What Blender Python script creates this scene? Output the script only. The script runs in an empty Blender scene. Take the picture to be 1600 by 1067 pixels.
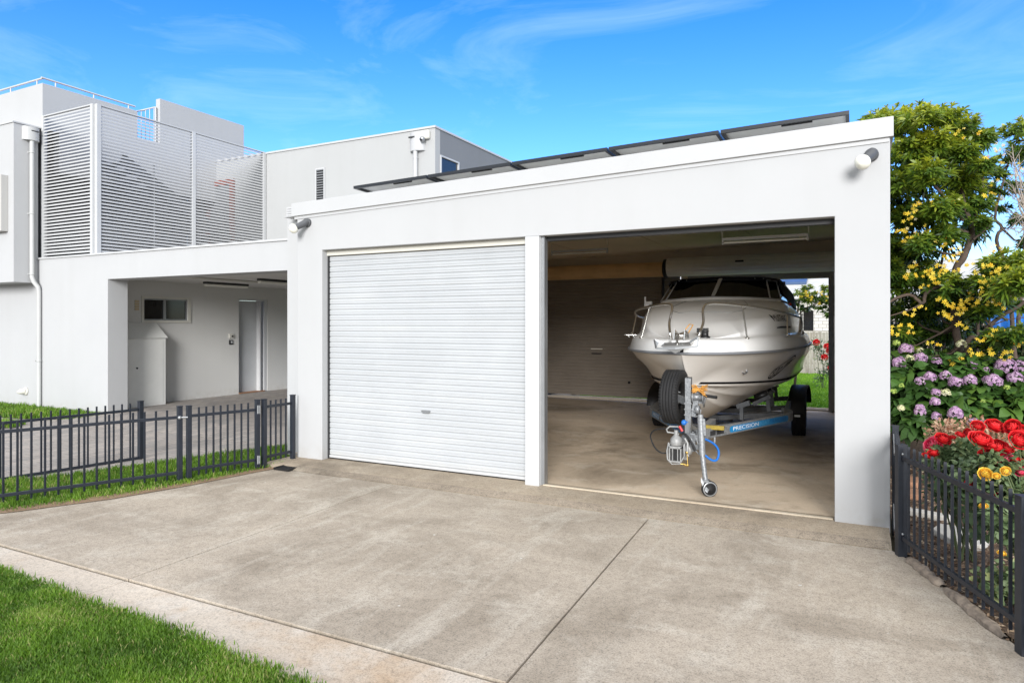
import bpy, math, random
import numpy as np
from mathutils import Vector, Matrix, noise as mnoise
R = math.radians
sc = bpy.context.scene
COL = sc.collection
rnd = random.Random(7)

# ------------------------------------------------------------------ materials
def lin(c):
    return tuple(((x/255.0)/12.92 if x/255.0 <= .04045 else ((x/255.0+.055)/1.055)**2.4) for x in c)

class NT:
    def __init__(s, name):
        s.m = bpy.data.materials.new(name); s.m.use_nodes = True
        s.t = s.m.node_tree; s.n = s.t.nodes; s.l = s.t.links
        s.b = s.n['Principled BSDF']
        s.tc = s.n.new('ShaderNodeTexCoord')
    def new(s, typ, **kw):
        n = s.n.new(typ)
        for k, v in kw.items(): setattr(n, k, v)
        return n
    def link(s, a, b): s.l.new(a, b)
    def mapping(s, scale=(1,1,1), coord='Object', rot=(0,0,0)):
        m = s.new('ShaderNodeMapping'); m.inputs['Scale'].default_value = scale; m.inputs['Rotation'].default_value = rot
        s.link(s.tc.outputs[coord], m.inputs['Vector']); return m.outputs['Vector']
    def noise(s, scale, detail=4, rough=.55, vec=None, dist=0):
        n = s.new('ShaderNodeTexNoise'); n.inputs['Scale'].default_value = scale
        n.inputs['Detail'].default_value = detail; n.inputs['Roughness'].default_value = rough
        n.inputs['Distortion'].default_value = dist
        s.link(vec if vec is not None else s.tc.outputs['Object'], n.inputs['Vector']); return n.outputs['Fac']
    def ramp(s, fac, stops):
        r = s.new('ShaderNodeValToRGB'); e = r.color_ramp.elements
        while len(e) < len(stops): e.new(.5)
        for i, (p, c) in enumerate(stops):
            e[i].position = p; e[i].color = (c, c, c, 1) if isinstance(c, (int, float)) else (*c[:3], 1)
        s.link(fac, r.inputs['Fac']); return r.outputs['Color']
    def mix(s, a, b, fac, mode='MIX'):
        m = s.new('ShaderNodeMix', data_type='RGBA', blend_type=mode)
        for sock, v in ((m.inputs[6], a), (m.inputs[7], b)):
            if isinstance(v, tuple): sock.default_value = (*v[:3], 1)
            else: s.link(v, sock)
        if isinstance(fac, (int, float)): m.inputs[0].default_value = fac
        else: s.link(fac, m.inputs[0])
        return m.outputs[2]
    def math(s, op, a, b=0.0):
        m = s.new('ShaderNodeMath', operation=op)
        for i, v in enumerate((a, b)):
            if isinstance(v, (int, float)): m.inputs[i].default_value = v
            else: s.link(v, m.inputs[i])
        return m.outputs[0]
    def sep(s, coord='Object'):
        x = s.new('ShaderNodeSeparateXYZ'); s.link(s.tc.outputs[coord], x.inputs[0]); return x.outputs
    def color(s, c):
        if isinstance(c, tuple): s.b.inputs['Base Color'].default_value = (*c[:3], 1)
        else: s.link(c, s.b.inputs['Base Color'])
    def rough(s, v):
        if isinstance(v, (int, float)): s.b.inputs['Roughness'].default_value = v
        else: s.link(v, s.b.inputs['Roughness'])
    def bump(s, h, strength=.3, dist=.01):
        b = s.new('ShaderNodeBump'); b.inputs['Strength'].default_value = strength; b.inputs['Distance'].default_value = dist
        s.link(h, b.inputs['Height']); s.link(b.outputs[0], s.b.inputs['Normal'])

def simple(name, col, rough=.5, metal=0., var=.12, vscale=3., bump=0., bscale=80., spec=.5):
    n = NT(name)
    f = n.noise(vscale, 5, .6)
    d = tuple(c*(1-var) for c in col); u = tuple(min(1, c*(1+var*.6)) for c in col)
    n.color(n.ramp(f, [(.3, d), (.7, u)])); n.rough(rough)
    n.b.inputs['Metallic'].default_value = metal
    n.b.inputs['Specular IOR Level'].default_value = spec
    if bump: n.bump(n.noise(bscale, 4, .6), bump, .004)
    return n.m

def stucco(name, col, streak=.5):
    n = NT(name)
    f = n.noise(.9, 6, .6); g = n.noise(1.0, 4, .6, n.mapping((3, 3, .25)))
    c = n.ramp(f, [(.3, tuple(x*.955 for x in col)), (.7, col)])
    g2 = n.ramp(g, [(.48, 0.), (.8, streak*.18)])
    c = n.mix(c, tuple(x*y for x, y in zip(col, (.72, .70, .64))), g2)
    z = n.sep()[2]
    c = n.mix(c, (.30, .26, .20), n.math('MULTIPLY', n.ramp(z, [(.0, .75), (.22, 0.)]), n.ramp(n.noise(7, 6, .7), [(.42, 0.), (.75, .55)])))
    n.color(c); n.rough(.8); n.b.inputs['Specular IOR Level'].default_value = .25
    h = n.math('ADD', n.noise(220, 3, .7), n.math('MULTIPLY', n.noise(6, 2, .5), .8))
    n.bump(h, .28, .006)
    return n.m

M = {}
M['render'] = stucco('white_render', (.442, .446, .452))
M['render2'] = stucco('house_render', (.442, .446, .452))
M['render_warm'] = stucco('warm_render', (.46, .453, .437))
M['wing_render'] = stucco('wing_render', (.385, .39, .39))
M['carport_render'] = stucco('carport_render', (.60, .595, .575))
M['grey_render'] = stucco('grey_render', (.185, .195, .21), 1.)
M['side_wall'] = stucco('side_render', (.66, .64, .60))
M['fascia'] = simple('fascia_paint', (.448, .452, .458), .45, var=.03, vscale=1.5)
M['white_metal'] = simple('white_metal', (.48, .485, .49), .4, var=.04)
M['cream'] = simple('cream_paint', (.58, .565, .51), .5, var=.05)
M['pipe'] = simple('pvc_pipe', (.47, .475, .47), .45, var=.06)
M['dark_trim'] = simple('dark_trim', (.03, .03, .032), .5)
M['lamp_grey'] = simple('lamp_grey', (.075, .078, .085), .5)
M['charcoal'] = simple('charcoal_powdercoat', (.014, .018, .027), .45, var=.25, vscale=20, bump=.05)
M['black'] = simple('black_plastic', (.012, .012, .013), .45)
M['black_frame'] = simple('black_anodised', (.016, .018, .022), .35)
M['grey_metal'] = simple('grey_metal', (.35, .36, .37), .4, .7)
M['backsheet'] = simple('panel_backsheet', (.80, .80, .78), .5, var=.1)
M['globe'] = simple('opal_glass', (.78, .77, .68), .2, var=.03)
M['door_grey'] = simple('door_paint', (.45, .46, .47), .5, var=.05)
M['cabinet'] = simple('cabinet_paint', (.74, .74, .71), .45, var=.05)
M['timber_sill'] = simple('timber_sill', (.28, .14, .07), .6)
M['brick_cream'] = simple('cream_vent', (.55, .45, .30), .8)
M['bark'] = simple('bark', (.085, .06, .045), .9, var=.45, vscale=14, bump=.8, bscale=30)
M['twig'] = simple('dead_twigs', (.36, .31, .27), .9, var=.3)
M['stem_green'] = simple('green_stems', (.10, .13, .05), .7, var=.3, vscale=8)
M['chrome'] = simple('stainless_steel', (.80, .79, .76), .24, 1., var=.05)
M['gelcoat'] = simple('white_gelcoat', (.86, .86, .85), .30, var=.03, vscale=1.2)
M['gelcoat'].node_tree.nodes['Principled BSDF'].inputs['Coat Weight'].default_value = .2
M['hull'] = simple('hull_gelcoat', (.80, .76, .71), .22, var=.04, vscale=1.)
M['hull'].node_tree.nodes['Principled BSDF'].inputs['Coat Weight'].default_value = .2
M['rubrail'] = simple('rub_rail', (.22, .23, .25), .35)
M['hull_black'] = simple('black_decal', (.012, .011, .012), .7, spec=.05)
M['canvas'] = simple('navy_canvas', (.012, .014, .022), .85, bump=.3, bscale=200)
M['rope_orange'] = simple('orange_strap', (.62, .30, .06), .8, var=.4, vscale=40)
M['red'] = simple('red_plastic', (.5, .03, .03), .4)
M['blue'] = simple('blue_plastic', (.02, .16, .55), .4)
M['blue_decal'] = simple('blue_decal', (.015, .21, .47), .3, var=.08)
M['decal_white'] = simple('white_lettering', (.85, .87, .88), .4, var=0)
M['decal_pale'] = simple('pale_blue_lettering', (.10, .38, .62), .4, var=0)
M['decal_deep'] = simple('deep_blue_lettering', (.01, .10, .36), .4, var=0)
M['yellow_label'] = simple('yellow_roller', (.32, .23, .03), .5, var=.2, vscale=25)
M['rubber'] = simple('tyre_rubber', (.017, .017, .018), .75, var=.25, vscale=12, bump=.2)
M['rubber_tread'] = simple('tyre_tread', (.016, .016, .017), .8, var=.3, vscale=12, bump=.3)
M['brake_grey'] = simple('coupling_grey', (.30, .30, .295), .5, .3, var=.25, vscale=25)
M['brass'] = simple('brass_fitting', (.55, .38, .12), .35, .9)
M['curtain_wall'] = simple('shade_interior', (.17, .175, .185), .8)
M['red_frame'] = simple('red_door_frame', (.24, .07, .05), .6, var=.15)
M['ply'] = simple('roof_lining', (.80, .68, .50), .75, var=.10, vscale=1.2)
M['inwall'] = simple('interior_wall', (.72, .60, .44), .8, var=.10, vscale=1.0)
M['roll_tan'] = simple('tan_roll', (.80, .52, .24), .55, var=.15, vscale=2)
M['roll_cream'] = simple('cream_roll', (.82, .78, .68), .5, var=.06)
M['door_brown'] = simple('dark_door', (.30, .255, .21), .5, var=.10, vscale=2)
M['brick_terra'] = simple('terracotta_paver', (.42, .22, .13), .85, var=.15, vscale=12, bump=.3)
M['stone_pale'] = simple('pale_stone', (.58, .55, .50), .8, var=.1, vscale=8, bump=.3)
M['log'] = simple('weathered_timber', (.25, .20, .155), .9, var=.5, vscale=14, bump=.9, bscale=25)
M['roof_tile'] = simple('pale_roof', (.50, .50, .49), .8, var=.1)
M['slate_blue'] = simple('solar_heater', (.05, .09, .18), .3)

M['galv_dark'] = simple('dark_galvanised', (.085, .09, .098), .5, .4, var=.3, vscale=12)
def galv():
    n = NT('galvanised_steel')
    v = n.new('ShaderNodeTexVoronoi'); v.inputs['Scale'].default_value = 45
    n.link(n.tc.outputs['Object'], v.inputs['Vector'])
    f = n.math('ADD', n.math('MULTIPLY', v.outputs['Distance'], .6), n.math('MULTIPLY', n.noise(6, 5), .6))
    n.color(n.ramp(f, [(.2, (.13, .137, .145)), (.5, (.23, .24, .25)), (.85, (.34, .35, .36))]))
    n.b.inputs['Metallic'].default_value = .45; n.rough(.48); return n.m
M['galv'] = galv()

def curtain():
    n = NT('roller_door_paint')
    f = n.noise(1.5, 5, .6); g = n.noise(2.2, 4, .6, n.mapping((.4, 1, 6)))
    c = n.ramp(f, [(.3, (.41, .425, .44)), (.7, (.455, .47, .485))])
    c = n.mix(c, (.62, .61, .57), n.ramp(g, [(.5, 0.), (.85, .22)]))
    z = n.sep()[2]
    c = n.mix(c, (.55, .53, .48), n.math('MULTIPLY', n.ramp(z, [(.0, 1.), (.12, 0.)]), n.noise(9, 5)))
    n.color(c); n.rough(.38); return n.m
M['curtain'] = curtain()

def concrete(name, base, stain, light, gran=1., streaks=True, rough=.85, wet=False):
    n = NT(name)
    big = n.noise(.55, 7, .62, dist=.6); mid = n.noise(2.3, 6, .65, dist=.4)
    c = n.ramp(big, [(.36, stain), (.50, base), (.66, tuple(x*1.16 for x in base))])
    c = n.mix(c, light, n.ramp(mid, [(.52, 0.), (.70, .6)]))
    c = n.mix(c, stain, n.ramp(n.noise(4.5, 6, .7), [(.54, 0.), (.74, .55)]))
    if streaks:
        st = n.noise(1.6, 6, .7, n.mapping((2.6, .45, 1), rot=(0, 0, R(-14))))
        c = n.mix(c, light, n.ramp(st, [(.52, 0.), (.68, .50)]))
        st2 = n.noise(1.1, 5, .7, n.mapping((.5, 2.2, 1), rot=(0, 0, R(8))))
        c = n.mix(c, stain, n.ramp(st2, [(.52, 0.), (.70, .45)]))
        # scattered bird-lime / shell specks
        v = n.new('ShaderNodeTexVoronoi'); v.inputs['Scale'].default_value = 2.3
        n.link(n.tc.outputs['Object'], v.inputs['Vector'])
        rn = n.noise(31, 2, .5)
        d = n.math('ADD', v.outputs['Distance'], n.math('MULTIPLY', rn, .03))
        c = n.mix(c, (.66, .64, .60), n.ramp(d, [(.034, .9), (.044, 0.)]))
    fine = n.noise(95, 4, .8); fine2 = n.noise(230, 3, .8); f25 = n.noise(22, 5, .75)
    fs = n.math('ADD', n.math('MULTIPLY', fine, .5), n.math('ADD', n.math('MULTIPLY', fine2, .3), n.math('MULTIPLY', f25, .2)))
    k = n.ramp(fs, [(.41, 1-.40*gran), (.49, .97), (.58, 1+.14*gran)])
    c = n.mix(c, k, 1.0, 'MULTIPLY')
    n.color(c)
    if wet: n.rough(.8)
    else: n.rough(rough)
    n.b.inputs['Specular IOR Level'].default_value = .10 if wet else .3
    n.bump(fs, .45*gran, .006); return n.m
M['drive'] = concrete('driveway_concrete', (.385, .33, .265), (.265, .222, .172), (.54, .49, .415), gran=1.3)
M['apron'] = concrete('apron_concrete', (.36, .295, .22), (.22, .18, .135), (.46, .395, .31), gran=1.3)
M['strip'] = concrete('gutter_concrete', (.50, .435, .36), (.42, .31, .21), (.58, .54, .48), streaks=False, gran=1.1)
M['shed_floor'] = concrete('trowelled_floor', (.56, .455, .34), (.30, .24, .175), (.70, .62, .51), gran=.3, rough=.75, wet=True, streaks=False)
M['threshold'] = concrete('threshold_concrete', (.50, .43, .33), (.42, .33, .24), (.56, .5, .42), gran=.5, streaks=False)
M['rough_edge'] = concrete('rough_edge', (.265, .22, .17), (.15, .125, .095), (.38, .33, .26), gran=1.6, streaks=False)

def pavers():
    n = NT('grey_pavers')
    b = n.new('ShaderNodeTexBrick'); b.offset = .5
    n.link(n.mapping((1, 1, 1), rot=(0, 0, R(90))), b.inputs['Vector'])
    b.inputs['Scale'].default_value = 1; b.inputs['Brick Width'].default_value = .24; b.inputs['Row Height'].default_value = .12
    b.inputs['Mortar Size'].default_value = .005; b.inputs['Mortar Smooth'].default_value = .3
    b.inputs['Color1'].default_value = (.40, .355, .32, 1); b.inputs['Color2'].default_value = (.29, .27, .255, 1)
    b.inputs['Mortar'].default_value = (.17, .15, .13, 1)
    c = n.mix(b.outputs['Color'], n.ramp(n.noise(1.2, 5), [(.3, .82), (.7, 1.08)]), 1., 'MULTIPLY')
    c = n.mix(c, n.ramp(n.noise(120, 3, .7), [(.35, .82), (.65, 1.1)]), 1., 'MULTIPLY')
    n.color(c); n.rough(.8)
    h = n.math('SUBTRACT', n.math('MULTIPLY', n.noise(90, 3), .3), b.outputs['Fac']); n.bump(h, .4, .006); return n.m
M['pavers'] = pavers()

def brickwall():
    n = NT('white_block_wall')
    b = n.new('ShaderNodeTexBrick')
    n.link(n.mapping((1, 1, 1), rot=(R(90), 0, 0)), b.inputs['Vector'])
    b.inputs['Scale'].default_value = 1; b.inputs['Brick Width'].default_value = .30; b.inputs['Row Height'].default_value = .13
    b.inputs['Mortar Size'].default_value = .012
    b.inputs['Color1'].default_value = (.62, .60, .56, 1); b.inputs['Color2'].default_value = (.52, .50, .46, 1); b.inputs['Mortar'].default_value = (.32, .31, .29, 1)
    n.color(b.outputs['Color']); n.rough(.85); n.bump(n.math('SUBTRACT', 1., b.outputs['Fac']), .6, .01); return n.m
M['brickwall'] = brickwall()

def paling():
    n = NT('weathered_palings')
    f = n.noise(3, 6, .65, n.mapping((5, 5, .6))); g = n.noise(1, 4)
    c = n.ramp(f, [(.3, (.16, .14, .115)), (.5, (.27, .25, .215)), (.72, (.38, .36, .32))])
    n.color(n.mix(c, (.20, .155, .11), n.ramp(g, [(.5, 0.), (.75, .6)]))); n.rough(.9); n.bump(f, .5, .01); return n.m
M['paling'] = paling()

def earth(name, a, b, c3, scale=30):
    n = NT(name)
    f = n.noise(scale, 6, .7); g = n.noise(1.4, 5)
    c = n.ramp(f, [(.3, a), (.5, b), (.72, c3)])
    n.color(n.mix(c, a, n.ramp(g, [(.45, 0.), (.8, .5)]))); n.rough(.95); n.bump(f, .8, .03); return n.m
M['mulch'] = earth('mulch_bed', (.05, .032, .02), (.125, .082, .054), (.235, .17, .12), 45)
M['soil_green'] = earth('lawn_soil', (.035, .055, .012), (.07, .115, .022), (.11, .16, .035), 35)
M['rear_green'] = earth('rear_turf', (.08, .17, .012), (.14, .28, .020), (.20, .35, .035), 30)  # brighter than lawn_soil: sunlight on the back lawn painted into the colour
M['ground'] = earth('dry_ground', (.10, .09, .06), (.16, .14, .10), (.22, .20, .15), 3)
M['edge_soil'] = earth('bare_edge', (.16, .10, .055), (.26, .17, .10), (.36, .26, .17), 40)

def attr_leaf(name, stops, rough=.45, transl=.25, spec=.4):
    """leaf colour from a per-leaf attribute 'tint'"""
    n = NT(name)
    a = n.new('ShaderNodeAttribute'); a.attribute_name = 'tint'
    n.color(n.ramp(a.outputs['Fac'], stops)); n.rough(rough); n.b.inputs['Specular IOR Level'].default_value = spec
    if transl:
        t = n.new('ShaderNodeBsdfTranslucent'); mx = n.new('ShaderNodeMixShader'); mx.inputs[0].default_value = transl
        c = n.ramp(a.outputs['Fac'], [(p, tuple(min(1, x*1.5) for x in cc)) for p, cc in stops])
        n.link(c, t.inputs['Color']); out = n.n['Material Output']
        n.link(n.b.outputs[0], mx.inputs[1]); n.link(t.outputs[0], mx.inputs[2]); n.link(mx.outputs[0], out.inputs['Surface'])
    return n.m
M['grass'] = attr_leaf('grass_blades', [(0, (.055, .12, .010)), (.5, (.115, .225, .018)), (.85, (.19, .32, .028)), (1, (.34, .34, .12))], .55, .3)
M['grass_rear'] = attr_leaf('sunny_grass', [(0, (.09, .20, .012)), (.5, (.16, .33, .02)), (1, (.26, .42, .04))], .55, .3)  # lit copy of the grass, sunshine put into the blade colour
M['tree_leaf'] = attr_leaf('glossy_leaf', [(0, (.018, .042, .010)), (.3, (.055, .115, .018)), (.6, (.15, .225, .022)), (1, (.40, .42, .035))], .38, .38, .5)
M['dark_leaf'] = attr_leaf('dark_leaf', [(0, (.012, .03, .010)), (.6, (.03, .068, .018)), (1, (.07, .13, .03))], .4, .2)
M['hyd_leaf'] = attr_leaf('hydrangea_leaf', [(0, (.028, .065, .018)), (.6, (.06, .135, .028)), (1, (.14, .24, .04))], .4, .25)
M['rose_leaf'] = attr_leaf('rose_leaf', [(0, (.045, .085, .035)), (.6, (.11, .17, .075)), (.9, (.20, .26, .12)), (1, (.30, .33, .14))], .5, .2)
M['red_leaf'] = attr_leaf('russet_leaf', [(0, (.22, .09, .05)), (.35, (.40, .22, .14)), (.7, (.42, .33, .22)), (1, (.50, .14, .05))], .5, .2)
M['mulch_chip'] = attr_leaf('bark_chips', [(0, (.055, .033, .02)), (.4, (.15, .09, .055)), (.8, (.28, .20, .13)), (1, (.45, .37, .27))], .9, 0)
M['fl_yellow'] = attr_leaf('yellow_petals', [(0, (.76, .42, .02)), (.5, (.80, .60, .05)), (.85, (.82, .62, .12)), (1, (.82, .78, .52))], .5, .3)
M['hyd_fl'] = attr_leaf('mauve_florets', [(0, (.30, .15, .33)), (.5, (.47, .29, .46)), (1, (.70, .57, .65))], .6, .25)
M['hyd_cream'] = attr_leaf('cream_florets', [(0, (.50, .55, .22)), (.5, (.68, .66, .42)), (1, (.78, .74, .60))], .6, .25)
M['hyd_green'] = attr_leaf('lime_florets', [(0, (.28, .40, .05)), (1, (.50, .60, .18))], .6, .25)
M['rose_red'] = attr_leaf('red_petals', [(0, (.28, .003, .005)), (.5, (.55, .010, .014)), (.85, (.74, .03, .035)), (1, (.82, .14, .13))], .7, .25, .15)
M['rose_pink'] = attr_leaf('pink_petals', [(0, (.55, .008, .05)), (.6, (.72, .03, .11)), (1, (.82, .28, .34))], .7, .25, .15)
M['rose_yellow'] = attr_leaf('golden_petals', [(0, (.80, .38, .02)), (1, (.84, .62, .10))], .7, .25, .15)

def glass(name, tint, mixv=.75, rough=.03):
    n = NT(name)
    n.color(tint); n.rough(rough); n.b.inputs['Specular IOR Level'].default_value = .8
    t = n.new('ShaderNodeBsdfTransparent'); t.inputs[0].default_value = (.25, .26, .25, 1)
    mx = n.new('ShaderNodeMixShader'); mx.inputs[0].default_value = mixv
    n.link(t.outputs[0], mx.inputs[1]); n.link(n.b.outputs[0], mx.inputs[2]); n.link(mx.outputs[0], n.n['Material Output'].inputs['Surface'])
    return n.m
M['tint_glass'] = glass('tinted_glass', (.010, .010, .009), .8)
M['win_glass'] = glass('window_glass', (.02, .025, .03), .8)
M['dark_glass'] = simple('dark_window', (.015, .014, .013), .08, var=.3)
M['tube'] = simple('fluorescent_tube', (.80, .79, .72), .3, var=0)

# ------------------------------------------------------------------ mesh helpers (world coordinates)
WL = {}
def thing(name, loc, label, cat, group=None, kind=None):
    o = bpy.data.objects.new(name, None); COL.objects.link(o); o.location = loc
    o.empty_display_size = .2
    WL[o.name] = Vector(loc); tag(o, label, cat, group, kind); return o
def tag(o, label=None, cat=None, group=None, kind=None):
    if label: o['label'] = label
    if cat: o['category'] = cat
    if group: o['group'] = group
    if kind: o['kind'] = kind
    return o
def struct(o, kind='structure'):
    o['kind'] = kind; return o

class MB:
    def __init__(s): s.v = []; s.f = []; s.sm = []; s.t = None
    def add(s, vs, fs, smooth=False):
        n = len(s.v); s.v += [tuple(p) for p in vs]; s.f += [tuple(i+n for i in f) for f in fs]; s.sm += [smooth]*len(fs); return s
    def box(s, x0, x1, y0, y1, z0, z1, z1b=None):
        """z1b: top height at x1 if it differs from that at x0"""
        zb = z1 if z1b is None else z1b
        v = [(x0,y0,z0),(x1,y0,z0),(x1,y1,z0),(x0,y1,z0),(x0,y0,z1),(x1,y0,zb),(x1,y1,zb),(x0,y1,z1)]
        return s.add(v, [(0,3,2,1),(4,5,6,7),(0,1,5,4),(1,2,6,5),(2,3,7,6),(3,0,4,7)])
    def hexa(s, b, t):
        v = list(b)+list(t); n = len(b)
        f = [tuple(reversed(range(n))), tuple(range(n, 2*n))]+[(i, (i+1)%n, n+(i+1)%n, n+i) for i in range(n)]
        return s.add(v, f)
    def bar(s, p, q, w, h, up=(0,0,1)):
        p = Vector(p); q = Vector(q); d = (q-p).normalized(); u = Vector(up)
        if abs(d.dot(u)) > .98: u = Vector((0,1,0))
        r = d.cross(u).normalized(); u = r.cross(d).normalized()
        c = [(-1,-1),(1,-1),(1,1),(-1,1)]
        return s.hexa([p+r*a*w/2+u*b*h/2 for a,b in c], [q+r*a*w/2+u*b*h/2 for a,b in c])
    def tube(s, pts, r, n=8, caps=True):
        pts = [Vector(p) for p in pts]; rs = r if isinstance(r, (list, tuple)) else [r]*len(pts)
        rings = []; ref = None
        for i, p in enumerate(pts):
            d = (pts[min(i+1, len(pts)-1)]-pts[max(i-1, 0)]).normalized()
            if ref is None: ref = Vector((0,0,1)) if abs(d.z) < .9 else Vector((1,0,0))
            a = d.cross(ref).normalized(); b = a.cross(d).normalized(); ref = b
            rings.append([p+(a*math.cos(2*math.pi*k/n)+b*math.sin(2*math.pi*k/n))*rs[i] for k in range(n)])
        v = [q for ring in rings for q in ring]; f = []
        for i in range(len(pts)-1):
            for k in range(n): f.append((i*n+k, i*n+(k+1)%n, (i+1)*n+(k+1)%n, (i+1)*n+k))
        s.add(v, f, True)
        if caps:
            s.add(rings[0], [tuple(range(n))]); s.add(rings[-1], [tuple(reversed(range(n)))])
        return s
    def lathe(s, c, axis, prof, n=24):
        """prof: list of (radius, offset along axis)"""
        c = Vector(c); ax = Vector(axis).normalized(); a = ax.orthogonal().normalized(); b = ax.cross(a)
        v = []; f = []
        for r, h in prof:
            for k in range(n):
                t = 2*math.pi*k/n; v.append(c+ax*h+(a*math.cos(t)+b*math.sin(t))*r)
        for i in range(len(prof)-1):
            for k in range(n): f.append((i*n+k, i*n+(k+1)%n, (i+1)*n+(k+1)%n, (i+1)*n+k))
        return s.add(v, f, True)
    def sphere(s, c, r, n=14, sq=(1,1,1)):
        prof = [(max(1e-4, math.sin(math.pi*i/n))*r, -math.cos(math.pi*i/n)*r) for i in range(n+1)]
        k0 = len(s.v); s.lathe((0,0,0), (0,0,1), prof, n*2)
        for i in range(k0, len(s.v)):
            x, y, z = s.v[i]; s.v[i] = (c[0]+x*sq[0], c[1]+y*sq[1], c[2]+z*sq[2])
        return s
    def grid(s, rows, smooth=True, close=False):
        n = len(rows[0]); v = [p for r in rows for p in r]; f = []
        for i in range(len(rows)-1):
            for k in range(n if close else n-1):
                f.append((i*n+k, i*n+(k+1)%n, (i+1)*n+(k+1)%n, (i+1)*n+k))
        return s.add(v, f, smooth)
    def build(s, name, mat, parent=None, bevel=0, loc=None, smooth_angle=None):
        L = WL[parent.name] if parent is not None else Vector(loc or (0,0,0))
        me = bpy.data.meshes.new(name)
        me.from_pydata([(x-L.x, y-L.y, z-L.z) for x, y, z in s.v], [], s.f)
        me.polygons.foreach_set('use_smooth', s.sm)
        me.materials.append(mat); me.update()
        o = bpy.data.objects.new(name, me); COL.objects.link(o)
        if parent is not None: o.parent = parent
        else: o.location = L
        WL[o.name] = Vector(L)
        if bevel:
            b = o.modifiers.new('bevel', 'BEVEL'); b.width = bevel; b.segments = 2; b.limit_method = 'ANGLE'; b.angle_limit = R(50)
        return o

def np_mesh(name, V, F, mat, tint=None, parent=None, loc=None, smooth=False):
    """V (n,3) world; F (m,k) int with constant k; tint per vertex"""
    L = np.array(WL[parent.name] if parent is not None else (loc or (0,0,0)))
    me = bpy.data.meshes.new(name); V = np.asarray(V, np.float32)-L.astype(np.float32); F = np.asarray(F, np.int32)
    me.vertices.add(len(V)); me.vertices.foreach_set('co', V.ravel())
    k = F.shape[1]; me.loops.add(F.size); me.loops.foreach_set('vertex_index', F.ravel())
    me.polygons.add(len(F)); me.polygons.foreach_set('loop_start', np.arange(0, F.size, k, dtype=np.int32))
    me.polygons.foreach_set('use_smooth', np.full(len(F), smooth))
    me.update(calc_edges=True)
    if tint is not None:
        a = me.attributes.new('tint', 'FLOAT', 'POINT'); a.data.foreach_set('value', np.asarray(tint, np.float32))
    me.materials.append(mat)
    o = bpy.data.objects.new(name, me); COL.objects.link(o)
    if parent is not None: o.parent = parent
    else: o.location = tuple(L)
    WL[o.name] = Vector(L); return o

def text_pts(body, size, spacing=1.0, extr=0):
    """flat text as (verts2d, faces)"""
    cu = bpy.data.curves.new('lettering', 'FONT'); cu.body = body; cu.size = size; cu.space_character = spacing
    cu.align_x = 'CENTER'; cu.align_y = 'CENTER'
    o = bpy.data.objects.new('lettering', cu); COL.objects.link(o)
    dg = bpy.context.evaluated_depsgraph_get(); dg.update()
    me = o.evaluated_get(dg).to_mesh()
    vs = [(v.co.x, v.co.y) for v in me.vertices]; fs = [tuple(p.vertices) for p in me.polygons]
    o.evaluated_get(dg).to_mesh_clear(); bpy.data.objects.remove(o); bpy.data.curves.remove(cu)
    return vs, fs

# ------------------------------------------------------------------ leaves and grass generators
def leaves_np(P, D, N, L, W, T, droop=.25):
    """P base, D direction, N normal, lengths, widths, tint -> leaf = 3 quads, folded and drooping"""
    P = np.asarray(P, float); D = np.asarray(D, float); N = np.asarray(N, float)
    D /= np.linalg.norm(D, axis=1, keepdims=True)+1e-9
    S = np.cross(D, N); S /= np.linalg.norm(S, axis=1, keepdims=True)+1e-9
    U = np.cross(S, D)
    L = np.asarray(L)[:, None]; W = np.asarray(W)[:, None]
    dn = np.array([0, 0, -1.])*L*droop
    rows = []
    for t, w in ((0, .12), (.33, .95), (.68, .85), (1., .06)):
        c = P+D*L*t+dn*t*t
        rows += [c-S*W*.5*w+U*W*.12*w, c+S*W*.5*w+U*W*.12*w]
    V = np.stack(rows, 1).reshape(-1, 3); n = len(P); b = (np.arange(n)*8)[:, None]
    F = np.concatenate([b+np.array([[0, 1, 3, 2]]), b+np.array([[2, 3, 5, 4]]), b+np.array([[4, 5, 7, 6]])], 0)
    return V, F, np.repeat(T, 8)

def grass_np(X, Y, Z, h, rs, lean=.5, wd=.004):
    n = len(X); az = rs.uniform(0, 2*np.pi, n); H = h*rs.uniform(.45, 1.15, n); ln = lean*rs.uniform(.1, 1., n)*H
    dx = np.cos(az); dy = np.sin(az); a2 = az+rs.uniform(-1.2, 1.2, n)+np.pi/2; w = wd*rs.uniform(.6, 1.3, n)
    sx = np.cos(a2)*w; sy = np.sin(a2)*w
    P = np.stack([X, Y, Z], 1)
    r = [P+np.stack([-sx, -sy, 0*X], 1), P+np.stack([sx, sy, 0*X], 1),
         P+np.stack([dx*ln*.35+sx*.8, dy*ln*.35+sy*.8, H*.6], 1), P+np.stack([dx*ln*.35-sx*.8, dy*ln*.35-sy*.8, H*.6], 1),
         P+np.stack([dx*ln+sx*.1, dy*ln+sy*.1, H], 1), P+np.stack([dx*ln-sx*.1, dy*ln-sy*.1, H], 1)]
    V = np.stack(r, 1).reshape(-1, 3); b = (np.arange(n)*6)[:, None]
    F = np.concatenate([b+np.array([[0, 1, 2, 3]]), b+np.array([[3, 2, 4, 5]])], 0)
    return V, F

def in_poly(x, y, poly):
    inside = np.zeros(len(x), bool); n = len(poly)
    for i in range(n):
        x1, y1 = poly[i]; x2, y2 = poly[(i+1) % n]
        c = ((y1 > y) != (y2 > y)) & (x < (x2-x1)*(y-y1)/(y2-y1+1e-12)+x1); inside ^= c
    return inside

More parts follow.
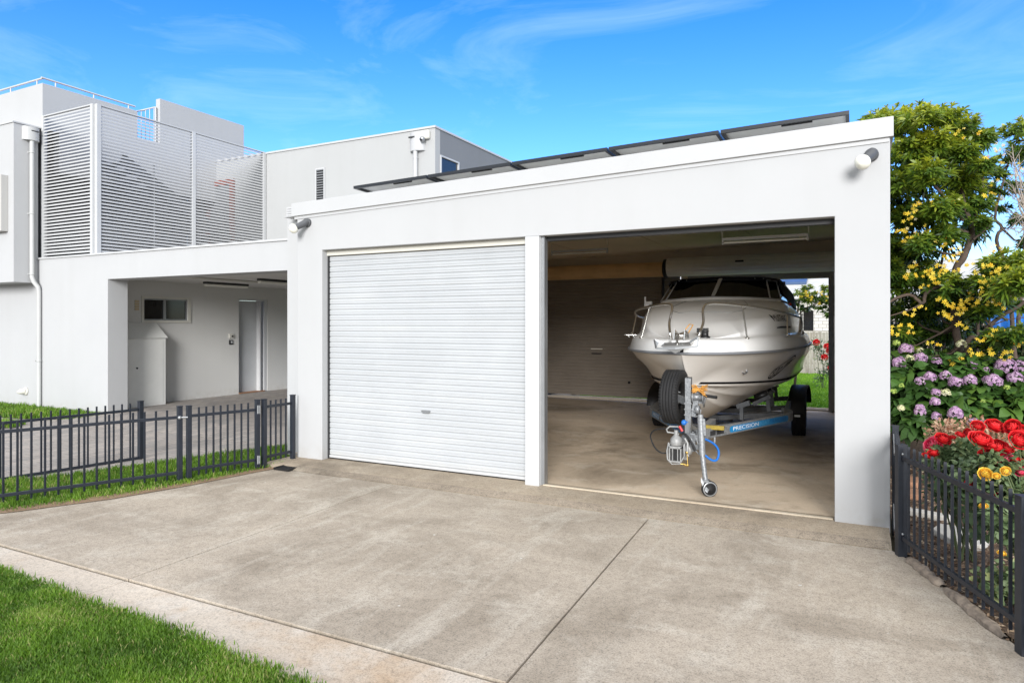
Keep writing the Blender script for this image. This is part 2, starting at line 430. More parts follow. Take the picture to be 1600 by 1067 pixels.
def grass_patch(name, poly, n, h, z, mat, seed, label, wd=.004, lean=.5, jitter=.04):
    rs = np.random.RandomState(seed)
    xs = [p[0] for p in poly]; ys = [p[1] for p in poly]
    x = rs.uniform(min(xs), max(xs), n); y = rs.uniform(min(ys), max(ys), n)
    k = in_poly(x+rs.normal(0, jitter, n), y+rs.normal(0, jitter, n), poly); x = x[k]; y = y[k]
    zz = np.full(len(x), z)
    clump = np.array([mnoise.noise(Vector((a*5, b*5, seed))) for a, b in zip(x, y)])
    big = np.array([mnoise.noise(Vector((a*1.3, b*1.3, seed+9))) for a, b in zip(x, y)])
    V, F = grass_np(x, y, zz, h*(1+.5*clump), rs, lean, wd)
    t = np.clip(.42+.40*clump+.3*big+rs.normal(0, .16, len(x)), 0, .93); dry = rs.rand(len(x)) < .05+.10*(big > .25); t[dry] = 1
    o = np_mesh(name, V, F, mat, np.repeat(t, 6)); tag(o, label, 'grass', kind='stuff'); return o

def sheet(name, poly, z, mat, thick=0):
    m = MB()
    if thick: m.hexa([(x, y, z-thick) for x, y in poly], [(x, y, z) for x, y in poly])
    else: m.add([(x, y, z) for x, y in poly], [tuple(range(len(poly)))])
    return struct(m.build(name, mat))

# ================================================================== GROUND
sheet('ground', [(-600,-600),(600,-600),(600,600),(-600,600)], -.11, M['ground'])
# driveway: three slabs with saw joints
DL = [(-6.02,6.0),(-6.30,5.95),(-6.36,5.7),(-6.45,5.0),(-6.66,4.25),(-7.08,3.45),(-7.8,2.92)]
m = MB()
g = .007
def slab(poly, zt=-.04, zb=-.10): m.hexa([(x, y, zb) for x, y in poly], [(x, y, zt) for x, y in poly])
slab([(-4.44-g, 2.915), (-4.50-g, 5.955), (-6.30, 5.98)]+DL[1:])
slab([(-1.52-g, 2.915), (-1.67-g, 5.955), (-4.50+g, 5.955), (-4.44+g, 2.915)])
slab([(-1.52+g, 2.915), (1.45, 2.915), (.80, 4.40), (.52, 5.25), (.33, 5.80), (.24, 5.955), (-1.67+g, 5.955)])
struct(m.build('driveway', M['drive'], bevel=.004))
# front edging strip / gutter with its own joints
m = MB()
for a, b in ((-14, -7.4), (-7.4, -4.44), (-4.44, -1.5), (-1.5, 1.5), (1.5, 6)):
    m.hexa([(a+.004, 2.38, -.10), (b-.004, 2.38, -.10), (b-.004, 2.893, -.10), (a+.004, 2.893, -.10)],
           [(a+.004, 2.38, -.048), (b-.004, 2.38, -.048), (b-.004, 2.893, -.046), (a+.004, 2.893, -.046)])
struct(m.build('gutter_path', M['strip'], bevel=.004))
sheet('joint_soil_ground', [(-14, 2.3), (6, 2.3), (6, 6.0), (-14, 6.0)], -.086, M['rough_edge'])
# apron in front of the garage: rough rounded lip
ap = MB()
nx = 120; rows = []
prof = [(6.62, 0.0), (6.30, -.003), (6.12, -.004), (6.06, -.006), (6.02, -.014), (5.99, -.026), (5.965, -.036), (5.955, -.10)]
for i in range(nx+1):
    x = -6.52+(.235+6.52)*i/nx
    rows.append([(x, y+(.012*mnoise.noise(Vector((x*2.5, j, 3)))+.006*mnoise.noise(Vector((x*14, j, 1))) if 3 <= j <= 5 else 0), z) for j, (y, z) in enumerate(prof)])
ap.grid(rows)
struct(ap.build('apron_path', M['apron']))
lip = MB()
rows = []
for i in range(nx+1):
    x = -6.0+(.22+6.0)*i/nx
    w = .5+.5*mnoise.noise(Vector((x*1.7, 0, 8)))
    rows.append([(x, 6.05+.02*w+.012*mnoise.noise(Vector((x*20, 0, 2))), -.0005), (x, 6.02, -.010), (x, 5.985, -.023), (x, 5.958-.012*w+.006*mnoise.noise(Vector((x*25, 5, 2))), -.034)])
lip.grid(rows)
struct(lip.build('apron_kerb', M['rough_edge']))
# garage floor and lighter threshold
sheet('garage_floor', [(-6.62, 6.60), (.03, 6.60), (.03, 14.62), (-6.62, 14.62)], .004, M['shed_floor'])
m = MB(); m.box(-2.96, -.19, 6.50, 6.545, -.03, .009)
struct(m.build('threshold_strip_path', M['threshold'], bevel=.003))
m = MB(); m.box(-6.62, .03, 14.50, 14.62, -.02, .03)
struct(m.build('rear_threshold_path', M['threshold'], bevel=.006))
# pavers beside and through the carport
sheet('paving', [(-30, 2.95), (-7.75, 2.95), (-6.42, 6.0), (-6.42, 22), (-30, 22)], -.066, M['pavers'])
sheet('carport_floor', [(-13.46, 8.0), (-6.80, 8.0), (-6.80, 20), (-13.46, 20)], -.004, M['pavers'])
m = MB(); m.hexa([(-13.46,7.2,-.09),(-6.42,7.2,-.09),(-6.42,8.0,-.09),(-13.46,8.0,-.09)], [(-13.46,7.2,-.062),(-6.42,7.2,-.062),(-6.42,8.0,-.004),(-13.46,8.0,-.004)])
struct(m.build('carport_ramp_path', M['pavers']))
# lawns (soil sheets + blades)
LG = [(-6.34,6.42),(-6.36,6.0),(-6.40,5.6),(-6.52,4.9),(-6.72,4.2),(-7.10,3.42),(-7.85,2.95),(-9.6,2.95),(-8.75,3.72),(-8.20,4.5),(-7.88,5.45),(-7.78,6.0),(-7.48,6.75),(-7.30,7.2),(-6.95,6.95),(-6.72,6.6)]
sheet('verge_lawn', LG, -.046, M['soil_green'])
sheet('bare_edge_ground', [(-6.22,6.2),(-6.22,5.98),(-6.30,5.6),(-6.40,4.9),(-6.60,4.15),(-6.98,3.40),(-7.6,2.93),(-7.9,2.93),(-7.2,3.45),(-6.78,4.25),(-6.58,4.95),(-6.46,5.6),(-6.44,6.2)], -.033, M['edge_soil'])
grass_patch('verge_grass', LG, 60000, .055, -.05, M['grass'], 3, 'short green grass growing in a strip under the charcoal picket fence', .0045, .6)
FG = [(-5.9,2.66),(-5.4,2.60),(-4.9,2.57),(-4.5,2.55),(-4.0,2.55),(-3.6,2.535),(-3.2,2.51),(-2.9,2.47),(-2.6,2.46),(-2.3,2.43),(-1.6,2.35),(-1.2,1.0),(-6.5,1.0),(-6.5,2.66)]
sheet('front_lawn', FG, -.040, M['soil_green'])
grass_patch('front_grass', [(-5.9,2.66),(-5.4,2.60),(-4.9,2.57),(-4.5,2.55),(-4.0,2.55),(-3.6,2.535),(-3.2,2.51),(-2.9,2.47),(-2.6,2.46),(-2.3,2.43),(-1.9,2.3),(-2.6,1.5),(-4.2,1.2),(-6.2,1.9),(-6.2,2.66)], 230000, .036, -.045, M['grass'], 5, 'lush green lawn filling the near corner beside the pale concrete strip', .0032, .75)
HG = [(-18,6.95),(-14.43,6.95),(-13.5,7.13),(-12.97,7.40),(-12.76,7.93),(-18,7.93)]
sheet('house_lawn', HG, -.052, M['soil_green'])
grass_patch('house_grass', HG, 16000, .10, -.055, M['grass'], 9, 'narrow band of green grass along the foot of the white house wall', .010, .5)
HG2 = [(-16,5.9),(-12.634,6.1),(-13.06,6.6),(-13.5,6.52),(-16,6.5)]
HG2 = [(-17,5.3),(-13.3,6.0),(-12.75,6.35),(-13.1,6.72),(-14.2,6.55),(-17,6.4)]
sheet('island_lawn', HG2, -.052, M['soil_green'])
grass_patch('island_grass', HG2, 9000, .09, -.055, M['grass'], 10, 'small tongue of grass between the pavers, behind the picket gate', .010, .5)
RG = [(-6,15.12),(.9,15.12),(.9,25.6),(-6,25.6)]
sheet('rear_path', [(-6.62,14.62),(.9,14.62),(.9,15.0),(-6.62,15.0)], -.02, M['threshold'])
m = MB(); m.box(-6.62, .9, 15.0, 15.11, -.06, .0); struct(m.build('rear_kerb', M['threshold'], bevel=.01))
sheet('rear_lawn', RG, -.03, M['rear_green'])
grass_patch('rear_grass', RG, 60000, .055, -.035, M['grass_rear'], 12, 'bright green back lawn seen through the open rear doorway', .009, .6)

# ================================================================== GARAGE
G = thing('garage', (-3.1, 6.46, 0), 'white rendered double garage with one roller door down and one open', 'garage')
YF = 6.46
def ztop(x): return 3.246+.0267*(x+6.474)        # fascia top
def zbot(x): return ztop(x)-.166
m = MB()
# front: one frame round the two bays, its top following the roof slope
ol = [(-6.402,-.05),(-5.985,-.05),(-5.985,2.63),(-.176,2.63),(-.176,-.05),(.243,-.05),(.243,zbot(.243)+.05),(-6.402,zbot(-6.402)+.05)]
m.hexa([(x,YF,z) for x, z in ol], [(x,YF+.22,z) for x, z in ol])
m.build('front_wall', M['render'], G, bevel=.006)
m = MB(); m.box(.052, .240, YF+.22, 14.5, -.05, 3.30); m.build('side_wall', M['side_wall'], G)
m = MB(); m.box(-6.80, -6.62, YF+.40, 14.5, -.05, 3.10); m.build('side_wall', M['side_wall'], G)
m = MB(); m.box(-6.80, -6.402, YF+.222, YF+.40, -.05, 3.10); m.build('side_wall', M['render'], G)
# rear wall pieces
m = MB()
m.box(-6.62, .052, 14.5, 14.64, 2.72, 3.34); m.box(-.40, .052, 14.5, 14.64, -.05, 2.72); m.box(-3.36, -3.20, 14.5, 14.64, -.05, 2.72)
m.box(-6.80, -6.62, 14.5, 14.64, -.05, 3.10)
m.build('rear_wall', M['inwall'], G)
m = MB(); m.box(-.50, -.402, 14.40, 14.52, 0, 2.72); m.box(-3.20, -.50, 14.42, 14.60, 2.60, 2.72); m.build('rear_door_frame', M['door_brown'], G)
# roof + lining
def rz(x): return 3.17+.0243*(x+6.57)
m = MB(); m.hexa([(-6.79,6.70,rz(-6.79)-.0),(.05,6.70,rz(.05)),(.05,14.62,rz(.05)),(-6.79,14.62,rz(-6.79))], [(-6.79,6.70,rz(-6.79)+.02),(.05,6.70,rz(.05)+.02),(.05,14.62,rz(.05)+.02),(-6.79,14.62,rz(-6.79)+.02)])
m.build('roof_lining', M['ply'], G)
m = MB(); m.hexa([(-6.82,6.70,rz(-6.82)+.024),(.235,6.70,rz(.235)+.024),(.235,14.7,rz(.235)+.024),(-6.82,14.7,rz(-6.82)+.024)], [(-6.82,6.70,rz(-6.82)+.06),(.235,6.70,rz(.235)+.06),(.235,14.7,rz(.235)+.06),(-6.82,14.7,rz(-6.82)+.06)])
m.build('roof', M['roof_tile'], G)
for x in (-5.1, -3.4, -1.7): 
    mm = MB(); mm.box(x-.012, x+.012, 6.75, 14.48, rz(x)-.006, rz(x)-.001); mm.build('lining_batten', M['inwall'], G)
m = MB()
x0, x1 = -6.474, .267
for a0, a1, dy, tt, bb in ((x0, x1, -.034, 0, .166), (x0+.03, x1-.03, -.010, .14, .205)):
    m.hexa([(a0,YF+dy,ztop(a0)-bb),(a1,YF+dy,ztop(a1)-bb),(a1,YF+.23+dy,ztop(a1)-bb),(a0,YF+.23+dy,ztop(a0)-bb)],
           [(a0,YF+dy,ztop(a0)-tt),(a1,YF+dy,ztop(a1)-tt),(a1,YF+.23+dy,ztop(a1)-tt),(a0,YF+.23+dy,ztop(a0)-tt)])
m.build('fascia', M['fascia'], G, bevel=.004)
m = MB(); m.box(.242, .267, YF+.20, 14.7, 3.26, 3.425); m.build('side_fascia', M['fascia'], G, bevel=.003)
m = MB()
for k in range(4): m.box(-6.93+.0, -6.83, YF+.35, 14.7, 3.06+.035*k, 3.06+.035*k+.03)
m.box(-6.91, -6.81, YF+.36, 14.69, 3.065, 3.19); m.build('gutter', M['fascia'], G)
m = MB(); m.box(-6.66, -6.475, YF+.02, YF+.30, 3.09, 3.10); 
for k in range(4): m.box(-6.62, -6.476, YF+.03, YF+.22, 3.105+.03*k, 3.105+.03*k+.025)
m.build('gutter_end', M['fascia'], G)
# centre post
m = MB(); m.box(-3.145, -2.982, YF-.012, YF+.10, -.03, 2.628); m.build('centre_post', M['white_metal'], G, bevel=.004)
m = MB(); m.box(-2.980, -2.950, YF+.05, YF+.14, 0, 2.628); m.box(-2.950, -2.946, YF+.05, YF+.06, 0, 2.628); m.build('guide_rail', M['grey_metal'], G)
m = MB(); m.box(-5.985, -5.972, YF+.10, YF+.17, 0, 2.60); m.build('guide_rail', M['dark_trim'], G)
# soffit drip lines and the dark slot above the open bay
m = MB(); m.box(-2.945, -.18, YF+.12, YF+.20, 2.585, 2.628); m.build('door_stop', M['dark_trim'], G)

def corrugated(m, x0, x1, z0, z1, y, pitch=.068, face=-1, depth=.013):
    n = int((z1-z0)/pitch)
    pts = []
    for i in range(n+1):
        z = z0+i*pitch
        for dz, d in ((0, .0), (.012, 1.), (.030, 1.), (.034, .62), (.038, 1.), (.056, 1.)):
            if z+dz <= z1: pts.append((z+dz, d))
    rows = [[(x, y+face*depth*d, z) for z, d in pts] for x in (x0, x1)]
    m.grid(rows, smooth=False)
    return m
m = MB(); corrugated(m, -5.972, -3.05, .045, 2.565, YF+.14); rd = m.build('roller_door', M['curtain'], G)
m = MB(); m.box(-5.97, -3.15, YF+.115, YF+.155, .014, .046); m.build('bottom_rail', M['white_metal'], rd, bevel=.003)
m = MB(); m.box(-5.97, -3.15, YF+.122, YF+.15, .000, .0135); m.build('rubber_seal', M['black'], rd)
m = MB(); m.box(-5.985, -3.05, YF+.09, YF+.16, 2.566, 2.628); m.build('door_header', M['cream'], rd)
m = MB(); m.box(-4.56, -4.44, YF+.112, YF+.128, .672, .690); m.tube([(-4.55,YF+.110,.668),(-4.45,YF+.110,.668)], .006, 6); m.build('handle', M['grey_metal'], rd)
# rear roller doors
m = MB(); corrugated(m, -6.62, -3.36, .13, 2.75, 14.44, .075, -1, .014); bd = m.build('roller_door', M['door_brown'], G); bd['label'] = 'dark brown roller door closed at the back'
m = MB(); m.box(-6.62, -3.36, 14.425, 14.455, .095, .132); m.build('bottom_rail', M['door_brown'], bd)
m = MB(); m.box(-5.35, -5.12, 14.405, 14.424, 1.03, 1.05); m.build('lock_handle', M['black'], bd)
m = MB(); m.box(-5.37, -5.10, 14.408, 14.424, 1.13, 1.155); m.build('pull_handle', M['roll_cream'], bd)
m = MB(); m.sphere((-4.47, 14.39, .42), .03); m.build('knob', M['black'], bd)
def roll(x0, x1, y, z, r, mat, label):
    m = MB(); prof = []; k = 28
    pts = []
    rows = []
    for i in range(k*2+1):
        a = 2*math.pi*i/(k*2); rr = r*(1-.045*(i % 4 == 0)); rows.append([(x0, y+rr*math.cos(a), z+rr*math.sin(a)), (x1, y+rr*math.cos(a), z+rr*math.sin(a))])
    m.grid(rows, smooth=False)
    m.add([r_[0] for r_ in rows[:-1]], [tuple(range(len(rows)-1))]); m.add([r_[1] for r_ in rows[:-1]], [tuple(range(len(rows)-1))])
    o = m.build('rolled_curtain', mat, G); o['label'] = label; return o
roll(-6.60, -3.66, 14.20, 2.86, .155, M['roll_tan'], 'tan rolled-up curtain above the dark door')
rc = roll(-3.55, .03, 14.14, 2.89, .195, M['roll_cream'], 'cream rolled-up curtain above the rear opening')
m = MB(); m.box(-2.16, -2.00, 13.925, 13.946, 2.93, 2.965); m.build('roll_handle', M['black'], rc)
m = MB(); m.lathe((-3.60, 14.17, 2.87), (1,0,0), [(.001,-.03),(.20,-.03),(.20,.03),(.001,.03)], 24); m.build('roll_bracket', M['black'], G)
m = MB()
for x in (-4.2,):
    pass
m.tube([(-3.72,14.38,.0),(-3.72,14.38,2.7)], .03, 8); m.build('conduit', M['dark_trim'], G)
# inside light battens (hang on the lining: things of their own)
def batten(x0, x1, y, z, label):
    t = thing('ceiling_light', ((x0+x1)/2, y, z), label, 'ceiling light', 'light battens inside the garage')
    m = MB(); m.box(x0, x1, y-.03, y+.03, z-.035, z); m.build('batten', M['white_metal'], t, bevel=.003)
    m = MB(); m.tube([(x0+.02,y,z-.065),(x1-.02,y,z-.065)], .014, 8); m.build('tube', M['tube'], t)
    for x in (x0+.01, x1-.01):
        m = MB(); m.box(x-.012, x+.012, y-.02, y+.02, z-.09, z-.033); m.build('lamp_holder', M['white_metal'], t)
batten(-5.10, -4.00, 11.6, rz(-4.5)-.15, 'fluorescent batten on the sloping lining above the closed dark rear door')
batten(-1.66, -.57, 9.6, rz(-1.1)-.42, 'fluorescent batten on the lining above the boat windscreen, nearest the doorway')
# rods they hang from are short conduits on the lining
m = MB(); m.tube([(-1.66,9.6,rz(-1.66)-.42),(-1.66,9.6,rz(-1.66))], .006, 6); m.tube([(-.57,9.6,rz(-.57)-.42),(-.57,9.6,rz(-.57))], .006, 6)
m.tube([(-4.0,11.6,rz(-4)-.15),(-4.0,11.6,rz(-4))], .005, 6); m.tube([(-5.1,11.6,rz(-5.1)-.15),(-5.1,11.6,rz(-5.1))], .005, 6); m.build('hanger_rods', M['cream'], G)

# wall lamps
def wall_lamp(x, z, label, r):
    t = thing('wall_lamp', (x, YF, z), label, 'wall lamp', 'globe lamps on the garage front')
    m = MB(); m.lathe((x, YF-.001, z), (0,-1,0), [(.0,.0),(.055,0),(.055,.022),(.045,.032),(.0,.032)], 20); m.build('base', M['lamp_grey'], t)
    a = Vector((x+.01, YF-.03, z+.005)); b = Vector((x-.055, YF-.16, z-.075))
    m = MB(); m.tube([a+Vector((0,0,.012)), a+(b-a)*.3, b], [.044, .042, .036], 16); m.build('arm', M['lamp_grey'], t)
    d = (b-a).normalized()
    m = MB(); m.lathe(b+d*.01, d, [(.001,-.01),(r*.85,-.008),(r,.02),(r*.98,.035),(r*.8,.055),(r*.45,.07),(.001,.076)], 24); m.build('glass_shade', M['globe'], t)
wall_lamp(.105, 3.125, 'round opal wall lamp below the fascia near the garden fence', .064)
wall_lamp(-6.215, 2.985, 'round opal wall lamp above the closed roller door, next to the house', .062)

# solar panels: one modelled, copied along the roof edge
sp = thing('solar_panel', (-5.36, 7.2, 3.54), 'solar panel over the house end of the roof, beside the corner wall lamp', 'solar panel', 'solar panels raised along the roof edge')
def panel_parts():
    x, y, z, w, d = -5.36, 7.0, 3.505, 1.158, 1.70
    th = .036
    def q(u, v, h): return (x+u, y+v, z+h+.0267*u-.02*v)
    def pb(m, u0, u1, v0, v1, h0, h1):
        m.hexa([q(u0,v0,h0),q(u1,v0,h0),q(u1,v1,h0),q(u0,v1,h0)], [q(u0,v0,h1),q(u1,v0,h1),q(u1,v1,h1),q(u0,v1,h1)])
    m = MB(); pb(m,-w/2,w/2,0,.03,0,th); pb(m,-w/2,w/2,d-.03,d,0,th); pb(m,-w/2,-w/2+.03,.03,d-.03,0,th); pb(m,w/2-.03,w/2,.03,d-.03,0,th)
    m.build('frame', M['black_frame'], sp)
    m = MB(); pb(m,-w/2+.03,w/2-.03,.03,d-.03,.030,.036); m.build('backsheet', M['backsheet'], sp)
    m = MB(); pb(m,-w/2+.03,w/2-.03,.03,d-.03,.038,.043); m.build('glass_face', M['slate_blue'], sp)
    m = MB(); pb(m,-.02,.26,.12,.145,.016,.0295); m.build('junction_box', M['black'], sp)
    m = MB()
    for u in (-.42, .42): m.bar(q(u,.35,-.29), q(u,.35,0), .03, .03); m.bar(q(u,1.45,-.27), q(u,1.45,0), .03, .03)
    m.build('mount', M['grey_metal'], sp)
panel_parts()
for i, lab in enumerate(('solar panel second from the house end of the roof edge', 'solar panel in the middle of the row, above the centre post of the garage',
                         'solar panel second from the garden end, above the open garage bay', 'solar panel nearest the tree at the high end of the row')):
    c = sp.copy(); COL.objects.link(c); dx = 1.178*(i+1); c.location = sp.location+Vector((dx, 0, .0267*dx)); c['label'] = lab
    for ch in sp.children:
        k = ch.copy(); COL.objects.link(k); k.parent = c

# ================================================================== HOUSE
H = thing('house', (-13, 8, 0), 'white two storey rendered house with louvre screens above a carport', 'house')
YW = 7.95
m = MB()
ol = [(-30,-.10),(-12.73,-.10),(-12.73,2.556),(-6.803,2.556),(-6.803,3.03),(-30,3.03)]; m.hexa([(x,YW,z) for x, z in ol], [(x,YW+.40,z) for x, z in ol]); m.build('front_wall', M['render2'], H, bevel=.006)
m = MB(); m.box(-15.10, -6.81, YW-.025, YW+.30, 3.031, 3.066); m.build('parapet_coping', M['white_metal'], H, bevel=.004)
m = MB()
yd0, yd1 = 11.636, 12.54; yw0, yw1, zw0, zw1 = 9.164, 10.221, 1.78, 2.25
m.box(-13.65,-13.45, YW+.40, yw0, -.1, 2.66); m.box(-13.65,-13.45, yw0, yw1, -.1, zw0); m.box(-13.65,-13.45, yw0, yw1, zw1, 2.66)
m.box(-13.65,-13.45, yw1, yd0, -.1, 2.66); m.box(-13.65,-13.45, yd0, yd1, 2.33, 2.66); m.box(-13.65,-13.45, yd1, 20, -.1, 2.66)
m.build('carport_wall', M['carport_render'], H)
m = MB(); m.box(-13.65,-6.80, 20, 20.2, -.1, 2.66); m.build('carport_end_wall', M['carport_render'], H)
m = MB(); m.box(-13.45,-6.81, YW+.401, 20, 2.62, 2.66); m.build('carport_ceiling', M['carport_render'], H)
m = MB(); m.box(-13.25,-6.82, YW+.41, 20, 2.90, 2.96); m.build('carport_roof', M['render_warm'], H)
m = MB(); m.tube([(-11.49,8.25,2.60),(-11.42,13.5,2.60)], .022, 10); m.build('ceiling_pipe', M['cream'], H)
# carport window
w = MB()
for a in ((yw0-.05,yw1+.07,zw1,zw1+.045),(yw0-.05,yw1+.07,zw0-.05,zw0),(yw0-.05,yw0,zw0,zw1),(yw1,yw1+.07,zw0,zw1)): w.box(-13.449,-13.425,a[0],a[1],a[2],a[3])
win = w.build('window', M['cream'], H)
w = MB()
for a in ((yw0,yw1,zw1-.03,zw1),(yw0,yw1,zw0,zw0+.03),(yw0,yw0+.03,zw0+.03,zw1-.03),(yw1-.03,yw1,zw0+.03,zw1-.03),(9.64,9.70,zw0+.03,zw1-.03)): w.box(-13.50,-13.462,a[0],a[1],a[2],a[3])
w.build('sash', M['grey_metal'], win)
w = MB(); w.box(-13.49,-13.485, yw0+.03, yw1-.03, zw0+.03, zw1-.03); w.build('pane', M['dark_glass'], win)
# brick vent next to it
w = MB()
for k in range(4): w.box(-13.449,-13.435, 8.97, 9.06, 1.99+.055*k, 1.99+.055*k+.045)
w.build('wall_vent', M['brick_cream'], H)
# door in its recess
w = MB(); w.box(-13.62,-13.575, yd0, 12.30, .02, 2.28); dr = w.build('door', M['door_grey'], H)
w = MB(); w.box(-13.56,-13.545, 12.335, 12.37, .98, 1.25); w.build('lock', M['black'], dr)
w = MB(); w.tube([(-13.574, 11.70, .98),(-13.54,11.70,.98)], .014, 8); w.build('knob', M['black'], dr)
w = MB(); w.box(-13.6,-13.46, 12.30, 12.345, .0, 2.33); w.box(-13.6,-13.46, yd0, yd0+.02, .0, 2.33); w.box(-13.6,-13.46, 12.44, yd1+.05, .0, 2.33); w.box(-13.6,-13.45, yd0+.02, 12.44, 2.285, 2.33); w.build('door_frame', M['white_metal'], H)
w = MB()
for k in range(40): w.bar((-13.57,12.35,.06+k*.056),(-13.57,12.435,.10+k*.056),.004,.02); w.bar((-13.574,12.435,.06+k*.056),(-13.574,12.35,.10+k*.056),.004,.02)
w.build('screen_door', M['grey_metal'], H)
w = MB(); w.box(-13.6,-13.43, yd0, 12.44, .0, .022); w.build('door_sill', M['timber_sill'], H)
# meter cabinet with a sloping lid
mc = thing('meter_cabinet', (-13.3, 9.1, 0), 'tall pale grey meter cabinet with a sloping lid against the carport wall', 'cabinet')
m = MB(); m.box(-13.445,-13.135, 8.52, 9.455, -.004, 1.405); m.build('body', M['cabinet'], mc, bevel=.003)
m = MB(); m.hexa([(-13.445,8.50,1.408),(-13.105,8.50,1.408),(-13.105,9.49,1.408),(-13.445,9.49,1.408)], [(-13.445,8.50,1.73),(-13.440,8.50,1.73),(-13.440,9.45,1.73),(-13.445,9.45,1.73)]); m.build('lid', M['cabinet'], mc)
m = MB(); m.box(-13.134,-13.128, 8.60, 9.40, .04, 1.36); pn = m.build('door', M['cabinet'], mc, bevel=.002)
m = MB(); m.tube([(-13.127,8.80,.80),(-13.105,8.80,.80)], .018, 8); m.build('latch', M['black'], pn)
# intercom + key switch
t = thing('intercom', (-13.45, 11.40, 1.41), 'small cream intercom with a dark lens beside the carport door', 'intercom')
m = MB(); m.box(-13.449,-13.42, 11.335,11.47,1.36,1.47); m.build('casing', M['cream'], t, bevel=.006)
m = MB(); m.sphere((-13.418,11.42,1.41),.024,8); m.build('lens', M['black'], t)
t = thing('key_switch', (-13.45, 11.40, 1.26), 'small black switch plate under the cream intercom', 'switch')
m = MB(); m.box(-13.449,-13.43, 11.345,11.455,1.21,1.32); m.build('plate', M['black'], t, bevel=.005)
m = MB(); m.box(-13.4295,-13.422, 11.39,11.43,1.245,1.295); m.build('button', M['white_metal'], t)
# carport ceiling lights
def cp_light(x, y0, y1, label):
    t = thing('carport_light', (x, (y0+y1)/2, 2.62), label, 'ceiling light', 'weatherproof lights under the carport ceiling')
    m = MB(); m.box(x-.055, x+.055, y0, y1, 2.575, 2.619); m.build('housing', M['dark_trim'], t, bevel=.006)
    m = MB(); m.box(x-.05, x+.05, y0+.01, y1-.01, 2.525, 2.574); m.build('diffuser', M['tube'], t, bevel=.015)
cp_light(-12.55, 9.95, 11.10, 'long ceiling light in the carport nearest the small window')
cp_light(-10.70, 9.75, 10.75, 'long ceiling light in the carport beside the cream ceiling pipe')

# projecting bay on the left, with gutter head and downpipe
m = MB(); m.box(-30, -15.05, 7.49, YW-.002, 2.545, 5.74); m.build('bay_wall', M['render2'], H, bevel=.006)
m = MB(); m.box(-30, -15.03, 7.47, YW+.4, 5.741, 5.77); m.build('bay_coping', M['white_metal'], H)
m = MB(); m.box(-18, -15.24, 7.36, 7.489, 3.566, 4.695); m.build('window_hood', M['render_warm'], H, bevel=.005)
m = MB()
rows = []
for i in range(13):
    a = math.pi*i/12; cy = 7.80-.16*math.cos(a); cx = -15.048+.12*math.sin(a)
    rows.append([(cx, cy, 5.44), (cx, cy, 5.71)])
m.grid(rows); m.add([r_[1] for r_ in rows], [tuple(range(13))]); m.add([r_[0] for r_ in rows], [tuple(reversed(range(13)))])
rh = m.build('rainwater_head', M['pipe'], H)
m = MB(); m.box(-14.945,-14.925, 7.76, 7.90, 5.62, 5.64); m.build('overflow_slot', M['dark_trim'], rh)
m = MB(); m.tube([(-14.99,7.80,5.45),(-14.99,7.80,2.66),(-14.98,7.83,2.56),(-14.93,7.88,2.46),(-14.93,7.90,2.38),(-14.93,7.90,-.06)], .042, 12); dp = m.build('downpipe', M['pipe'], H)
for z in (5.2, 3.95, 2.72, .95):
    y = 7.80 if z > 2.6 else 7.90; x = -14.99 if z > 2.6 else -14.93
    mm = MB(); mm.lathe((x, y, z), (0,0,1), [(.046,-.015),(.048,-.015),(.048,.015),(.046,.015)], 12); mm.bar((x-.05,y-.05,z),(x-.05,y+.06,z),.02,.03); mm.build('pipe_bracket', M['pipe'], dp)
m = MB(); m.lathe((-15.49,YW-.001,.30),(0,-1,0),[(.0,0),(.085,0),(.085,.02),(.06,.03),(.0,.03)],20); m.lathe((-15.52,YW-.03,.30),(-.5,-1,-.15),[(.065,-.02),(.06,.06),(.02,.12),(.0,.12)],16); m.build('wall_outlet', M['cream'], H)

# terrace block behind the screens
m = MB(); m.box(-30, -15.05, 8.03, 10.10, 5.775, 6.70); m.box(-15.25, -15.05, 10.101, 10.679, 4.9, 6.05); m.box(-15.25, -15.05, 8.36, 10.10, 4.9, 5.774); m.build('terrace_parapet', M['render2'], H, bevel=.005)
m = MB(); m.box(-15.20, -15.05, 10.68, 13.20, 4.9, 7.165); m.build('stair_tower', M['render2'], H, bevel=.005)
m = MB(); m.tube([(-30,8.06,6.81),(-15.09,8.06,6.81)], .022, 8); m.tube([(-15.07,8.02,6.81),(-15.07,10.06,6.79)], .022, 8)
for y in (8.3, 9.1, 9.9): m.tube([(-15.07,y,6.70),(-15.07,y,6.81)], .015, 8)
for x in (-15.3,-16.3,-17.3): m.tube([(x,8.06,6.70),(x,8.06,6.81)], .015, 8)
m.build('terrace_handrail', M['white_metal'], H)
m = MB(); m.tube([(-15.3,10.12,6.72),(-15.6,10.66,6.95)], .018, 8); m.tube([(-16.9,10.63,6.95),(-15.14,10.63,6.95)], .02, 8)
for k in range(9): m.tube([(-15.2-k*.16,10.63,6.05),(-15.2-k*.16,10.63,6.95)], .011, 6)
m.tube([(-15.13,10.62,6.05),(-15.13,10.62,6.95)], .02, 8)
m.build('stair_balustrade', M['white_metal'], H)

